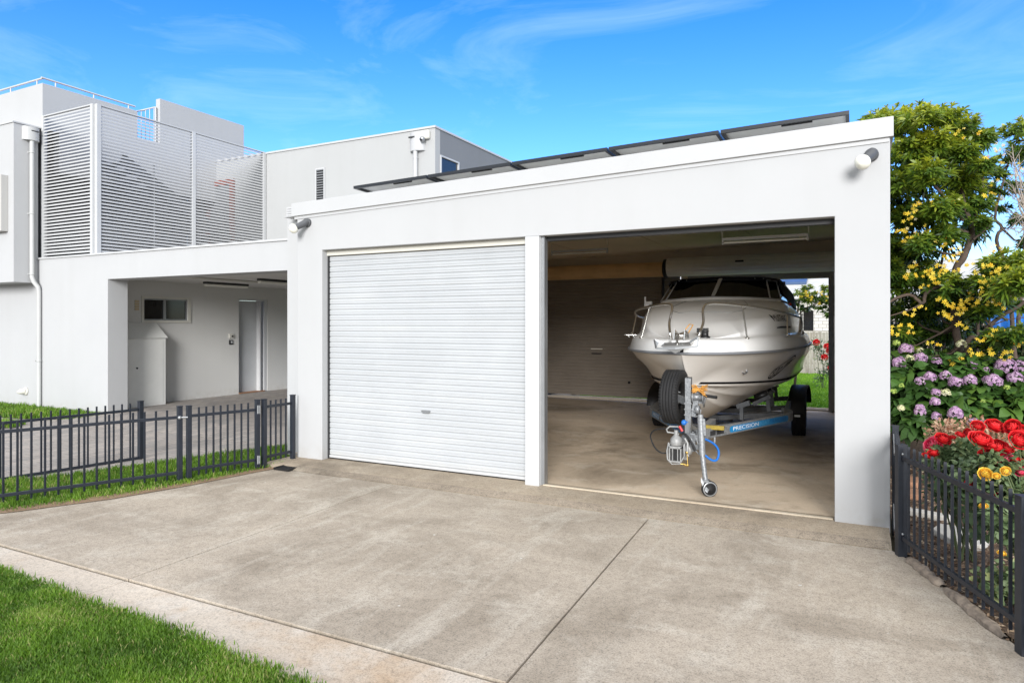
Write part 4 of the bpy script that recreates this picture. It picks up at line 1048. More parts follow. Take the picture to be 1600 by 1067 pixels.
m = MB(); p = bw(1.10,3.35,1.52); m.tube([(p[0],p[1],p[2]),(p[0]+.01,p[1],p[2]+.34)], .018, 8); m.sphere((p[0],p[1],p[2]+.05),.05,8); m.build('rod_holder', M['chrome'], B)

# ================================================================== TRAILER
T = thing('boat_trailer', (-1.60, 6.85, 0), 'galvanised boat trailer with jockey wheel and blue lettered rails under the boat', 'trailer')
FR = {}
apex = Vector((-1.57, 7.42, .50)); rb = Vector((-.815, 9.32, .50)); lb = Vector((-2.46, 9.02, .50))
def beam(name, pts, w=.055, h=.105):
    m = MB()
    for a, b in zip(pts, pts[1:]): m.bar(a, b, w, h)
    return m.build(name, M['galv'], T, bevel=.003)
def curve(a, c, b, n=6): a, b, c = Vector(a), Vector(b), Vector(c); return [a*(1-t)**2+c*2*t*(1-t)+b*t*t for t in [i/n for i in range(n+1)]]
rp = [apex+Vector((.03,0,0)), rb]+curve(rb, rb+Vector((.085,.20,0)), (-.865,9.95,.50))[1:]+[Vector((-1.02,12.9,.52))]
lp = [apex+Vector((-.03,0,0)), lb]+curve(lb, lb+Vector((-.10,.16,0)), (-2.60,9.6,.50))[1:]+[Vector((-2.90,12.9,.52))]
rr = beam('chassis_rail', rp); lr = beam('chassis_rail', lp)
beam('drawbar', [(-1.575,6.98,.475), (-1.60,8.6,.485)], .075, .09)
for y, z in ((8.55,.50),(9.9,.47),(10.9,.45),(12.1,.47)):
    xl = -1.60-(y-7.4)*.60 if y < 9 else -2.62-(y-9.6)*.085; xr = -1.57+(y-7.4)*.397 if y < 9.3 else -.85-(y-9.6)*.05
    m = MB(); m.bar((xl+.03,y+.02,z), ((xl+xr)/2,y,z-.10), .05, .07); m.bar(((xl+xr)/2,y,z-.10), (xr-.03,y,z), .05, .07); m.build('cross_member', M['galv_dark'], T, bevel=.003)
# keel rollers and side bunks
for y in (8.35, 9.95, 10.95, 12.1):
    m = MB(); x = -1.665-(y-8)*.045; m.lathe((x,y,.445 if y < 9 else .375), (1,0,0), [(.001,-.17),(.055,-.17),(.04,0),(.055,.17),(.001,.17)], 16) if y > 9 else m.lathe((x,y,.40), (1,0,0), [(.001,-.10),(.035,-.10),(.03,0),(.035,.10),(.001,.10)], 16)
    m.build('keel_roller', M['yellow_label'] if y < 9 else M['black'], T)
m = MB(); m.box(-1.56,-1.30,7.62,7.67,.54,.585); m.build('winch_step', M['yellow_label'], T, bevel=.004)
for sx in (-1, 1):
    for y in (9.85, 10.6, 11.6):
        xc = -1.80-(y-9.85)*.045; x = xc+sx*.60
        m = MB(); m.bar((x+sx*.12,y,.50),(x+sx*.10,y,.70),.05,.05); m.bar((x-sx*.08,y,.60),(x+sx*.14,y,.72),.16,.05); m.build('bunk_bracket', M['galv_dark'], T)
        m = MB(); m.lathe((x+sx*.02,y,.715),(1,0,sx*.45),[(.001,-.09),(.05,-.09),(.05,.09),(.001,.09)],14); m.build('wobble_roller', M['black'], T)
    y = 9.25; m = MB(); x = -1.77+sx*.42; m.bar((x,y,.45),(x,y,.62),.045,.06); m.bar((x-sx*.06,y,.62),(x+sx*.10,y,.68),.10,.06); m.build('bunk_bracket', M['galv_dark'], T)
# decals with the maker's lettering
def rail_decal(a, b, t0, t1, side, txts, zc=.50, hh=.036):
    a = Vector(a); b = Vector(b); d = (b-a); n_ = Vector((d.y, -d.x, 0)).normalized()*side; L = d.length; o_ = n_*.0285
    m = MB(); N = 10; p0, p1 = a+d*t0+o_, a+d*t1+o_; u = d.normalized()
    if side < 0: p0, p1 = p1, p0; u = -u
    outline = []
    for i in range(N+1):
        th = math.pi/2+math.pi*i/N; outline.append(p0+u*(hh+hh*math.cos(th))+Vector((0,0,hh*math.sin(th))))
    for i in range(N+1):
        th = -math.pi/2+math.pi*i/N; outline.append(p1-u*(hh-hh*math.cos(th))+Vector((0,0,hh*math.sin(th))))
    m.add(outline, [tuple(range(len(outline)))]); dc = m.build('maker_decal', M['blue_decal'], rr if side > 0 else lr)
    Ld = (p1-p0).length; pos = .05
    for body, mt, size, wfrac in txts:
        vs, fs = text_pts(body, size, 1.02); w = max(v[0] for v in vs)-min(v[0] for v in vs); k = wfrac*Ld/w; cx = pos*Ld+wfrac*Ld/2
        mm = MB(); mm.add([p0+u*(cx+x*k)+n_*.003+Vector((0,0,y)) for x, y in vs], fs); mm.build('maker_lettering', mt, rr if side > 0 else lr); pos += wfrac+.012
rail_decal(rp[0], rp[1], .30, 1.0, 1, [('PRECISION', M['decal_white'], .062, .41), ('BOAT', M['decal_pale'], .062, .17), ('TRAILERS', M['decal_deep'], .062, .30)])
rail_decal(lp[0], lp[1], .12, .98, -1, [('PRECISION', M['decal_white'], .062, .41), ('BOAT', M['decal_pale'], .062, .17), ('TRAILERS', M['decal_deep'], .062, .30)])
m = MB()
d = (rb-apex).normalized(); n_ = Vector((d.y,-d.x,0))
for k, (a, b) in enumerate(((.20,.30),(.33,.47))): m.bar(apex+Vector((.03,0,0))+d*a+n_*.030, apex+Vector((.03,0,0))+d*b+n_*.030, .004, .05)
m.build('rail_plate', M['dark_trim'], rr)
m = MB(); m.tube([apex+d*.33+Vector((.03,0,-.05)), apex+d*.33+Vector((.03,0,-.12))], .014, 8); m.build('rail_bolt', M['galv'], rr)
# winch post
m = MB(); m.bar((-1.60,7.25,.44),(-1.60,7.25,1.13),.062,.075,up=(0,1,0)); m.bar((-1.60,7.25,.62),(-1.56,7.60,.50),.05,.05); wp = m.build('winch_post', M['galv'], T, bevel=.004)
m = MB(); m.box(-1.630,-1.570,7.214,7.286,1.131,1.137); m.build('post_cap', M['dark_trim'], wp)
m = MB()
for z in (.74,.80,.86): m.box(-1.637,-1.560,7.205,7.295,z-.006,z+.006)
m.box(-1.625,-1.575,7.19,7.206,.50,.66); m.build('clamp', M['grey_metal'], wp)
m = MB(); m.bar((-1.55,7.26,.72),(-1.50,7.28,1.03),.05,.05,up=(0,1,0)); m.box(-1.56,-1.46,7.28,7.36,.86,.98); m.build('winch_bracket', M['galv'], wp)
W_ = MB(); W_.lathe((-1.50,7.24,.93),(1,.1,0),[(.001,-.06),(.06,-.06),(.06,-.05),(.035,-.045),(.035,.045),(.06,.05),(.06,.06),(.001,.06)],18); wn = W_.build('winch_drum', M['galv'], T)
m = MB(); m.tube([(-1.44,7.23,.90),(-1.43,7.20,.84),(-1.42,7.19,.90),(-1.40,7.18,.955)], .010, 8); m.build('crank', M['grey_metal'], wn)
m = MB(); m.tube([(-1.41,7.18,.955),(-1.29,7.16,.945)], .017, 10); m.build('crank_grip', M['black'], wn)
m = MB()
m.lathe((-1.50,7.23,.80),(1,0,0),[(.001,-.02),(.045,-.02),(.045,.02),(.001,.02)],14); m.tube([(-1.53,7.2,.78),(-1.50,7.19,.83),(-1.46,7.19,.80),(-1.47,7.19,.74),(-1.52,7.19,.73)], .008, 6); m.build('winch_gear', M['galv'], wn)
m = MB(); m.lathe((-1.52,7.34,.96),(1,0,0),[(.001,-.05),(.055,-.05),(.04,0),(.055,.05),(.001,.05)],16); m.build('bow_roller', M['black'], T)
# orange strap bunched at the winch
m = MB(); rs = random.Random(4)
for k in range(34):
    a0 = Vector((-1.535+rs.uniform(-.02,.02),7.20+rs.uniform(-.03,.03),1.02+rs.uniform(-.045,.045))); mid = Vector((-1.48+rs.uniform(-.008,.008),7.18,1.015+rs.uniform(-.012,.012))); b0 = Vector((-1.405+rs.uniform(-.03,.02),7.18+rs.uniform(-.03,.03),1.02+rs.uniform(-.08,.055)))
    m.tube([a0, mid, b0], .0045, 4)
m.build('webbing_strap', M['rope_orange'], wn)
# spare wheel on its arm
SWc = Vector((-1.83,7.60,.885))
def wheel(c, ax, r, w, name, parent, spoke=True):
    c = Vector(c); ax = Vector(ax).normalized()
    prof = [(r*.60,-w*.40),(r*.66,-w*.48),(r*.86,-w*.50),(r*.95,-w*.46),(r*.985,-w*.36)]
    m = MB(); m.lathe(c, ax, prof+[(r*.985,w*.36)][:0], 48)
    m.lathe(c, ax, [(q, -h) for q, h in prof], 48); ty = m.build(name, M['rubber'], parent)
    m = MB(); a = ax.orthogonal().normalized(); b = ax.cross(a)
    # tread: ribs with grooves
    pr = []
    for i, (h0, h1) in enumerate(((-.37,-.27),(-.245,-.10),(-.075,.075),(.10,.245),(.27,.37))):
        if i: pr.append((r*.955, w*h0-.0005))
        rr0 = r*(.992 if abs(h0+h1) > .5 else 1.0)
        pr += [(rr0, w*h0), (rr0, w*h1), (r*.955, w*h1+.0005)]
    m.lathe(c, ax, [(r*.96,-w*.38)]+pr+[(r*.96,w*.38)], 60); m.v = m.v
    nb = 56
    for k in range(nb):
        t = 2*math.pi*k/nb
        for h0, h1 in ((-.47,-.33),(.33,.47)):
            cc = c+(a*math.cos(t)+b*math.sin(t))*(r*.968); tt = (-a*math.sin(t)+b*math.cos(t))
            m.bar(cc+ax*w*h0, cc+ax*w*h1, .010 if True else 0, .016, up=(cc-c))
    m.build('tread', M['rubber_tread'], ty)
    m = MB(); m.lathe(c, ax, [(r*.62,-w*.42),(r*.58,-w*.44),(r*.55,-w*.30),(r*.52,-w*.05),(r*.50,.02),(r*.52,.06),(r*.55,w*.34),(r*.58,w*.44),(r*.62,w*.42)], 36)
    m.lathe(c, ax, [(.001,w*.05),(r*.12,w*.05),(r*.16,w*.12),(r*.40,w*.06),(r*.51,.0)], 36); rim = m.build('rim', M['black'], ty)
    m = MB()
    for k in range(5):
        t = 2*math.pi*k/5; p = c+(a*math.cos(t)+b*math.sin(t))*r*.22+ax*w*.10; m.lathe(p, ax, [(.001,.03),(.011,.03),(.011,0)], 6)
    m.build('wheel_nuts', M['grey_metal'], rim)
    return ty
spw = wheel(SWc, (1,-.06,0), .305, .195, 'spare_wheel', T)
m = MB(); m.bar((-1.90,7.58,.92),(-1.60,7.27,.86),.035,.075); m.build('spare_arm', M['galv'], T, bevel=.003)
for x, sd in ((-.80,1),(-2.93,-1)):
    wy = 11.2
    wheel((x+(0 if sd>0 else 0),wy,.315), (sd,sd*.05,0), .315, .20, 'road_wheel', T)
    wheel((x-.04,wy+.76,.315), (sd,sd*.05,0), .315, .20, 'road_wheel', T)
    m = MB()
    rws = []
    for i in range(17):
        a = math.pi*(i/16)*.96+.06; yy = wy+.38-.80*math.cos(a); zz = .30+.44*math.sin(a)**.6
        rws.append([(x-.125,yy,zz),(x+.105,yy,zz),(x+.112,yy,zz-.03)])
    m.grid(rws); m.build('mudguard', M['black'], T)
    if sd > 0:
        m = MB(); m.box(x-.03,x+.05,wy-.440,wy-.432,.335,.365); m.build('reflector', M['decal_white'], T)
m = MB(); m.box(-2.85,-.90,11.17,11.23,.285,.345); m.box(-2.88,-.94,11.93,11.99,.285,.345); m.build('axle', M['galv'], T)
m = MB()
for x in (-.96,-2.76):
    for k in range(4): m.bar((x,10.7,.36+.012*k),(x,12.3,.36+.012*k),.05,.008)
    m.box(x-.04,x+.04,10.66,10.72,.34,.47)
m.build('leaf_spring', M['galv'], T)
# jockey wheel stand
J = MB(); J.tube([(-1.395,6.86,.765),(-1.375,6.845,.40)], .033, 14); J.tube([(-1.375,6.845,.40),(-1.335,6.815,.13)], .025, 14); J.tube([(-1.395,6.86,.765),(-1.396,6.861,.80)], .028, 12)
J.bar((-1.36,6.84,.76),(-1.345,6.83,.60),.025,.02); js = J.build('jockey_stand', M['galv'], T)
m = MB()
for sx in (-.026, .030):
    m.hexa([(-1.335+sx,6.79,.16),(-1.331+sx,6.79,.16),(-1.331+sx,6.85,.16),(-1.335+sx,6.85,.16)], [(-1.310+sx-.004,6.74,.06),(-1.310+sx,6.74,.06),(-1.310+sx,6.80,.055),(-1.310+sx-.004,6.80,.055)]) if False else None
rows = []
for i in range(9):
    t = i/8; x = -1.372+.062*t; z = .165-.105*t-.02*math.sin(math.pi*t); rows.append([(x-.0,6.765,z+.030),(x-.0,6.760,z-.012)])
m.grid(rows); m2 = [[(p[0]+.004,p[1]+.006,p[2]) for p in r_] for r_ in rows]; m.grid(m2)
m.box(-1.37,-1.30,6.775,6.855,.135,.165); m.tube([(-1.305,6.755,.077),(-1.305,6.86,.077)], .010, 8)
m.build('fork', M['galv'], js)
m = MB(); jc = (-1.300,6.81,.080); jax = (.55,-.83,0)
m.lathe(jc, jax, [(.052,-.024),(.072,-.023),(.079,-.014),(.080,0),(.079,.014),(.072,.023),(.052,.024)], 28); jw = m.build('jockey_wheel', M['rubber'], js)
m = MB(); m.lathe(jc, jax, [(.001,-.026),(.020,-.026),(.022,-.018),(.056,-.016),(.056,.016),(.022,.018),(.020,.026),(.001,.026)], 20)
m.build('wheel_hub', M['rubber'], jw); m = MB(); m.lathe(jc, jax, [(.060,-.0245),(.070,-.025),(.070,-.0235)], 24); m.lathe(jc, jax, [(.060,.0235),(.070,.0245),(.072,.0225)], 24); m.lathe(jc, jax, [(.001,-.032),(.012,-.032),(.012,-.02)], 12); m.build('wheel_band', M['grey_metal'], jw)
# clamp between stand and drawbar
m = MB(); m.bar((-1.58,6.93,.56),(-1.38,6.86,.56),.05,.06); m.bar((-1.58,6.95,.46),(-1.38,6.86,.47),.04,.05); m.build('stand_clamp', M['galv'], T, bevel=.003)
m = MB(); m.box(-1.505,-1.455,6.88,6.91,.42,.60); m.tube([(-1.49,6.87,.55),(-1.45,6.86,.44),(-1.41,6.86,.40),(-1.40,6.86,.46),(-1.44,6.86,.56)], .009, 6); m.build('shackle', M['galv'], T)
# override coupling with its handle
m = MB()
m.bar((-1.575,7.05,.50),(-1.60,6.86,.47),.085,.10); m.lathe((-1.575,7.02,.47),(.03,-1,-.1),[(.001,0),(.06,0),(.062,.06),(.045,.09),(.045,.16),(.001,.16)],18)
m.lathe((-1.545,6.93,.43),(.15,-1,-.05),[(.001,-.12),(.055,-.12),(.062,-.10),(.062,.04),(.045,.07),(.001,.07)],18); m.box(-1.70,-1.685,6.78,6.90,.36,.50); m.box(-1.685,-1.53,6.86,6.88,.33,.52)
cb = m.build('coupling_body', M['brake_grey'], T, bevel=.006)
m = MB()
C0 = Vector((-1.625,6.80,.445))
m.lathe(C0+Vector((0,0,.05)), (0,0,1), [(.001,.10),(.020,.10),(.030,.085),(.045,.07),(.058,.05),(.060,.02),(.060,-.01),(.001,-.01)], 20)
for x0, x1 in ((-.062,-.050),(.050,.062),(-.030,-.022),(.022,.030)): m.box(C0.x+x0,C0.x+x1,C0.y-.055,C0.y+.045,.325,.475)
m.box(C0.x-.062,C0.x+.062,C0.y-.055,C0.y+.045,.455,.480); m.box(C0.x-.062,C0.x+.062,C0.y-.055,C0.y+.045,.318,.335); m.box(C0.x-.062,C0.x+.062,C0.y+.02,C0.y+.045,.33,.46)
m.build('coupling_socket', M['brake_grey'], cb, bevel=.003)
m = MB(); m.box(C0.x-.046,C0.x+.046,C0.y-.02,C0.y+.018,.338,.452); m.build('socket_shadow_plate', M['black'], cb)
m = MB(); m.tube([C0+Vector((.03,0,.15)),C0+Vector((-.03,0,.16)),C0+Vector((-.085,-.01,.165)),C0+Vector((-.095,-.01,.195)),C0+Vector((-.06,-.01,.225)),C0+Vector((.02,0,.225)),C0+Vector((.06,0,.20))], .009, 8)
m.tube([C0+Vector((0,0,.12)),C0+Vector((0,0,.19))], .022, 10); m.build('release_handle', M['brake_grey'], cb)
m = MB(); m.tube([C0+Vector((.035,-.01,.235)),C0+Vector((.065,-.01,.185))], .014, 8); m.build('safety_catch', M['red'], cb)
m = MB(); m.tube([C0+Vector((-.075,0,.06)),C0+Vector((-.085,-.03,-.02)),C0+Vector((-.075,-.05,-.10)),C0+Vector((-.03,-.05,-.145)),C0+Vector((.05,-.05,-.135)),C0+Vector((.09,-.04,-.06)),C0+Vector((.085,-.03,.05)),C0+Vector((.11,-.02,.10)),C0+Vector((.10,-.02,.0)),C0+Vector((.13,-.02,-.06))], .008, 6)
m.tube([C0+Vector((.09,-.02,.12)),C0+Vector((.12,-.02,.07)),C0+Vector((.12,-.03,-.02))], .012, 8); m.build('brake_line', M['brake_grey'], cb)
m = MB(); m.sphere(C0+Vector((.115,-.03,-.02)), .016, 6); m.tube([C0+Vector((.08,-.04,-.135)),C0+Vector((.13,-.04,-.15))], .011, 8); m.sphere(C0+Vector((.125,-.04,-.14)), .014, 6); m.tube([C0+Vector((.115,-.03,-.02)), C0+Vector((.12,-.035,-.08)), C0+Vector((.125,-.04,-.14))], .005, 6); m.tube([C0+Vector((.08,-.04,-.135)), C0+Vector((.05,-.05,-.135))], .006, 6); m.build('brass_union', M['brass'], cb)
m = MB(); m.tube(curve((-1.57,6.85,.60),(-1.49,6.78,.60),(-1.44,6.82,.44),8), .012, 8); m.tube(curve((-1.60,6.92,.48),(-1.78,6.70,.28),(-1.93,6.95,.52),10)+curve((-1.93,6.95,.52),(-2.0,7.2,.60),(-1.78,7.35,.55),8)[1:], .008, 8)
m.build('electric_cable', M['rubber'], T)
m = MB(); m.tube(curve((-1.42,7.20,.50),(-1.24,7.10,.47),(-1.25,7.02,.37),8)+curve((-1.25,7.02,.37),(-1.26,6.95,.27),(-1.385,6.88,.42),8)[1:], .012, 8); m.build('breakaway_cable', M['blue'], T)
m = MB(); m.sphere((-1.635,7.19,.66), .030, 8); m.tube([(-1.62,7.2,.66),(-1.60,7.21,.66)], .012, 6); m.build('post_knob', M['blue'], wp)

# ================================================================== GARDEN BED
BED = [(.33,6.0),(.36,5.75),(.56,5.2),(.84,4.36),(1.5,2.9),(8,2.9),(8,22),(.27,22),(.27,6.0)]
sheet('garden_bed', BED, -.035, M['mulch'])
rs = np.random.RandomState(21)
def chips(name, poly, n, z, seed, label, size=.035):
    rs = np.random.RandomState(seed)
    xs = [p[0] for p in poly]; ys = [p[1] for p in poly]
    x = rs.uniform(min(xs), max(xs), n); y = rs.uniform(min(ys), max(ys), n); k = in_poly(x, y, poly); x, y = x[k], y[k]; n = len(x)
    P = np.stack([x, y, z+rs.uniform(0, .022, n)], 1); D = rs.normal(0, 1, (n, 3)); D[:, 2] *= .25; Nn = rs.normal(0, .5, (n, 3)); Nn[:, 2] += 1
    V, F, T_ = leaves_np(P, D, Nn, size*rs.uniform(.4, 1.5, n), size*.38*rs.uniform(.4, 1.3, n), np.clip(rs.normal(.5, .28, n), 0, 1), .05)
    o = np_mesh(name, V, F, M['mulch_chip'], T_); tag(o, label, 'mulch', kind='stuff')
chips('bark_mulch', [(.30,6.45),(.34,5.86),(.50,5.3),(.76,4.5),(1.25,3.3),(2.3,3.3),(2.0,9.5),(.27,9.5)], 15000, -.035, 2, 'loose brown bark chips covering the rose bed behind the picket fence', .045)
# weathered timber edging
t = thing('timber_edging', (.55, 5.1, -.04), 'split weathered grey log edging the concrete under the fence', 'log')
for (a, b) in (((.335,5.78),(.50,5.27)), ((.515,5.23),(.725,4.56))):
    m = MB(); rows = []
    for i in range(26):
        f = i/25; c = Vector((a[0]+(b[0]-a[0])*f, a[1]+(b[1]-a[1])*f, -.045)); d = Vector((b[0]-a[0], b[1]-a[1], 0)).normalized(); s_ = Vector((-d.y, d.x, 0))
        w = .040*(1+.35*mnoise.noise(Vector((f*6, a[0]*9, 1))))*(.45+.55*min(1, 8*f, 8*(1-f)))
        row = []
        for j in range(10):
            an = 2*math.pi*j/10; rr_ = w*(1+.25*mnoise.noise(Vector((f*14, j*1.7, 4)))); row.append(tuple(c+s_*rr_*math.cos(an)+Vector((0, 0, rr_*.8*math.sin(an)+.012))))
        rows.append(row)
    m.grid(rows, smooth=False, close=True); m.build('log', M['log'], t)
# stepping stones and bricks
def stone(name, pts, z, h, mat, label, cat, group):
    m = MB(); m.hexa([(x, y, z-.02) for x, y in pts], [(x, y, z+h) for x, y in pts]); o = m.build(name, mat, None, bevel=.008, loc=(pts[0][0], pts[0][1], z)); tag(o, label, cat, group)
stone('paving_brick', [(.40,7.75),(.56,7.72),(.60,8.02),(.44,8.05)], -.03, .05, M['brick_terra'], 'terracotta paver lying on the mulch, the one nearest the fence', 'brick', 'terracotta pavers in the bed')
stone('paving_brick', [(.42,8.35),(.57,8.32),(.60,8.66),(.45,8.69)], -.03, .05, M['brick_terra'], 'terracotta paver in the bed, behind the nearest one', 'brick', 'terracotta pavers in the bed')
stone('paving_brick', [(.41,9.1),(.53,9.1),(.54,9.5),(.42,9.5)], -.03, .05, M['brick_terra'], 'terracotta paver farthest from the fence, partly hidden by a post', 'brick', 'terracotta pavers in the bed')
stone('stepping_stone', [(.36,7.12),(.72,6.98),(.74,7.10),(.37,7.25)], -.03, .045, M['stone_pale'], 'narrow pale stone slab seen through the pickets before the terracotta pavers', 'stone', 'pale stones in the bed')
stone('stepping_stone', [(.55,6.55),(.66,6.28),(.84,6.22),(.92,6.42),(.80,6.72),(.62,6.75)], -.03, .045, M['stone_pale'], 'broad pale stepping stone below the rose bushes', 'stone', 'pale stones in the bed')

def foliage_cloud(rs, centres, n_per, L, W, up=.3, out=.8, droop=.3, shell=.55):
    Ps, Ds, Ns, Ls, Ws, Ts = [], [], [], [], [], []
    for (c, r, tb) in centres:
        n = int(n_per*r[0]*r[1]*100*.5+6) if n_per < 0 else n_per
        d = rs.normal(0, 1, (n, 3)); d /= np.linalg.norm(d, axis=1, keepdims=True)
        rad = rs.uniform(shell, 1, (n, 1)); p = np.array(c)+d*np.array(r)*rad
        D = d*out+rs.normal(0, .5, (n, 3)); D[:, 2] += up*rs.uniform(-1, 1, n)
        N_ = d*.5+rs.normal(0, .35, (n, 3)); N_[:, 2] += 1
        Ps.append(p); Ds.append(D); Ns.append(N_); Ls.append(L*rs.uniform(.6, 1.25, n)); Ws.append(W*rs.uniform(.7, 1.2, n))
        Ts.append(np.clip(tb+rs.normal(0, .16, n), 0, 1))
    return leaves_np(np.concatenate(Ps), np.concatenate(Ds), np.concatenate(Ns), np.concatenate(Ls), np.concatenate(Ws), np.concatenate(Ts), droop)

# --- rose blooms
def bloom_mesh(rs, r):
    V = []; F = []; Tn = []
    for ring, (n, rho, tip, off, hw, curl) in enumerate(((5,1.05,92,-.05,.78,.32),(6,.92,68,.0,.72,.22),(6,.80,50,.10,.66,.10),(5,.66,38,.22,.70,.07),(5,.50,26,.34,.70,.05),(4,.34,14,.46,.80,.03),(3,.18,4,.56,1.1,.0))):
        for k in range(n):
            a0 = 2*math.pi*(k+.37*ring)/n+rs.uniform(-.18, .18); base = len(V); tp = math.radians(tip+rs.uniform(-7, 7)); jr = 1+rs.uniform(-.05, .05)
            for i in range(5):
                v = i/4; ph = math.radians(125)*(1-v)+tp*v
                for j in range(5):
                    u = j/2-1; az = a0+u*hw*(.55+.55*v)*(1-.25*v*v)
                    q = rho*jr+curl*v**3+.035*math.sin(u*5+k)*v; lip = .10*(1-u*u)*v
                    V.append((r*q*math.sin(ph+.0)*math.cos(az), r*q*math.sin(ph)*math.sin(az), r*.72*(q*math.cos(ph)+off*.8+lip*1.5-.06+.05*math.sin(3*az+ring)))); Tn.append(min(1, max(0, .40+.55*v**4-.40*(1-v)+.13*rs.normal())))
            for i in range(4):
                for j in range(4): F.append((base+i*5+j, base+i*5+j+1, base+(i+1)*5+j+1, base+(i+1)*5+j))
    return V, F, Tn
def add_bloom(parent, pos, r, mat, dirv, rs, name='rose_bloom'):
    V, F, Tn = bloom_mesh(rs, r); d = Vector(dirv).normalized(); q = Vector((0,0,1)).rotation_difference(d).to_matrix()
    V = [tuple(q @ Vector(v)+Vector(pos)) for v in V]
    return np_mesh(name, V, F, mat, Tn, parent, smooth=True)
def canes(parent, base, tips, rs, r=.008):
    m = MB()
    for t in tips:
        b = Vector(base)+Vector((rs.uniform(-.06,.06), rs.uniform(-.06,.06), 0)); t = Vector(t); mid = b.lerp(t, .5)+Vector((rs.uniform(-.06,.06), rs.uniform(-.06,.06), .03))
        m.tube([b, mid, t], [r, r*.75, r*.45], 6)
    m.build('stems', M['stem_green'], parent)
# measured positions (metres) of blooms, crown clumps, limbs and blossom clusters
ROSE_A = [(0.555, 5.791, 0.87, 0.06, 'r'), (0.499, 5.906, 0.801, 0.064, 'p'), (0.583, 5.892, 0.787, 0.059, 'p'), (0.505, 5.811, 0.742, 0.04, 'r'), (0.686, 5.849, 0.747, 0.058, 'r'), (0.621, 5.842, 0.709, 0.05, 'r'), (0.709, 5.874, 0.916, 0.033, 'r'), (0.585, 5.896, 0.687, 0.036, 'r'), (0.762, 5.785, 0.976, 0.047, 'r')]
ROSE_B = [(0.712, 5.275, 0.956, 0.069, 'r'), (0.807, 5.404, 1.032, 0.066, 'r'), (0.884, 5.339, 1.042, 0.053, 'r'), (0.938, 5.392, 1.006, 0.054, 'r'), (0.911, 5.27, 0.97, 0.057, 'r'), (0.81, 5.341, 0.906, 0.056, 'r'), (0.761, 5.385, 0.846, 0.046, 'r'), (0.849, 5.307, 0.831, 0.067, 'p'), (0.936, 5.421, 0.805, 0.045, 'r'), (0.667, 5.414, 0.636, 0.028, 'r'), (0.927, 5.275, 0.645, 0.039, 'r'), (0.92, 5.274, 0.77, 0.031, 'p'), (0.815, 5.357, 0.573, 0.029, 'r')]
ROSE_C = [(0.708, 5.07, 0.772, 0.036, 'y'), (0.793, 4.981, 0.816, 0.031, 'y'), (0.746, 4.955, 0.787, 0.025, 'c')]
HYD_L = [(0.513, 9.25, 1.408, 0.072, 'm'), (0.658, 9.227, 1.394, 0.042, 'c'), (0.418, 9.344, 1.476, 0.043, 'g'), (0.429, 9.036, 1.255, 0.084, 'm'), (0.538, 9.099, 1.301, 0.05, 'c'), (0.649, 9.108, 1.31, 0.067, 'm'), (0.8, 9.059, 1.279, 0.062, 'm'), (0.717, 8.812, 1.113, 0.076, 'm'), (0.619, 8.749, 1.069, 0.06, 'm'), (0.866, 8.834, 1.133, 0.072, 'm'), (0.951, 8.733, 1.072, 0.074, 'm'), (0.753, 8.569, 0.964, 0.05, 'm'), (0.842, 8.569, 0.968, 0.054, 'c'), (0.732, 8.429, 0.881, 0.053, 'm'), (0.435, 8.677, 1.016, 0.036, 'g'), (0.352, 8.587, 0.956, 0.032, 'g'), (0.587, 8.328, 0.815, 0.053, 'm'), (0.415, 8.328, 0.805, 0.038, 'c'), (0.587, 8.27, 0.782, 0.071, 'm'), (0.732, 8.42, 0.875, 0.051, 'm'), (0.415, 8.32, 0.8, 0.034, 'c'), (0.896, 8.25, 0.789, 0.082, 'm'), (0.724, 8.2, 0.752, 0.056, 'm')]
HYD_R = [(1.071, 9.324, 1.47, 0.067, 'c'), (1.086, 8.767, 1.098, 0.078, 'm'), (1.119, 8.98, 1.235, 0.064, 'm'), (1.249, 8.924, 1.203, 0.039, 'm'), (1.438, 8.98, 1.244, 0.094, 'm'), (1.564, 9.009, 1.267, 0.055, 'm'), (1.283, 8.755, 1.099, 0.096, 'm'), (1.487, 8.8, 1.134, 0.084, 'm'), (1.561, 8.924, 1.212, 0.046, 'm'), (1.391, 8.647, 1.039, 0.038, 'g'), (1.156, 8.434, 0.905, 0.026, 'g'), (1.03, 8.1, 0.719, 0.054, 'm'), (1.115, 8.1, 0.725, 0.041, 'm')]
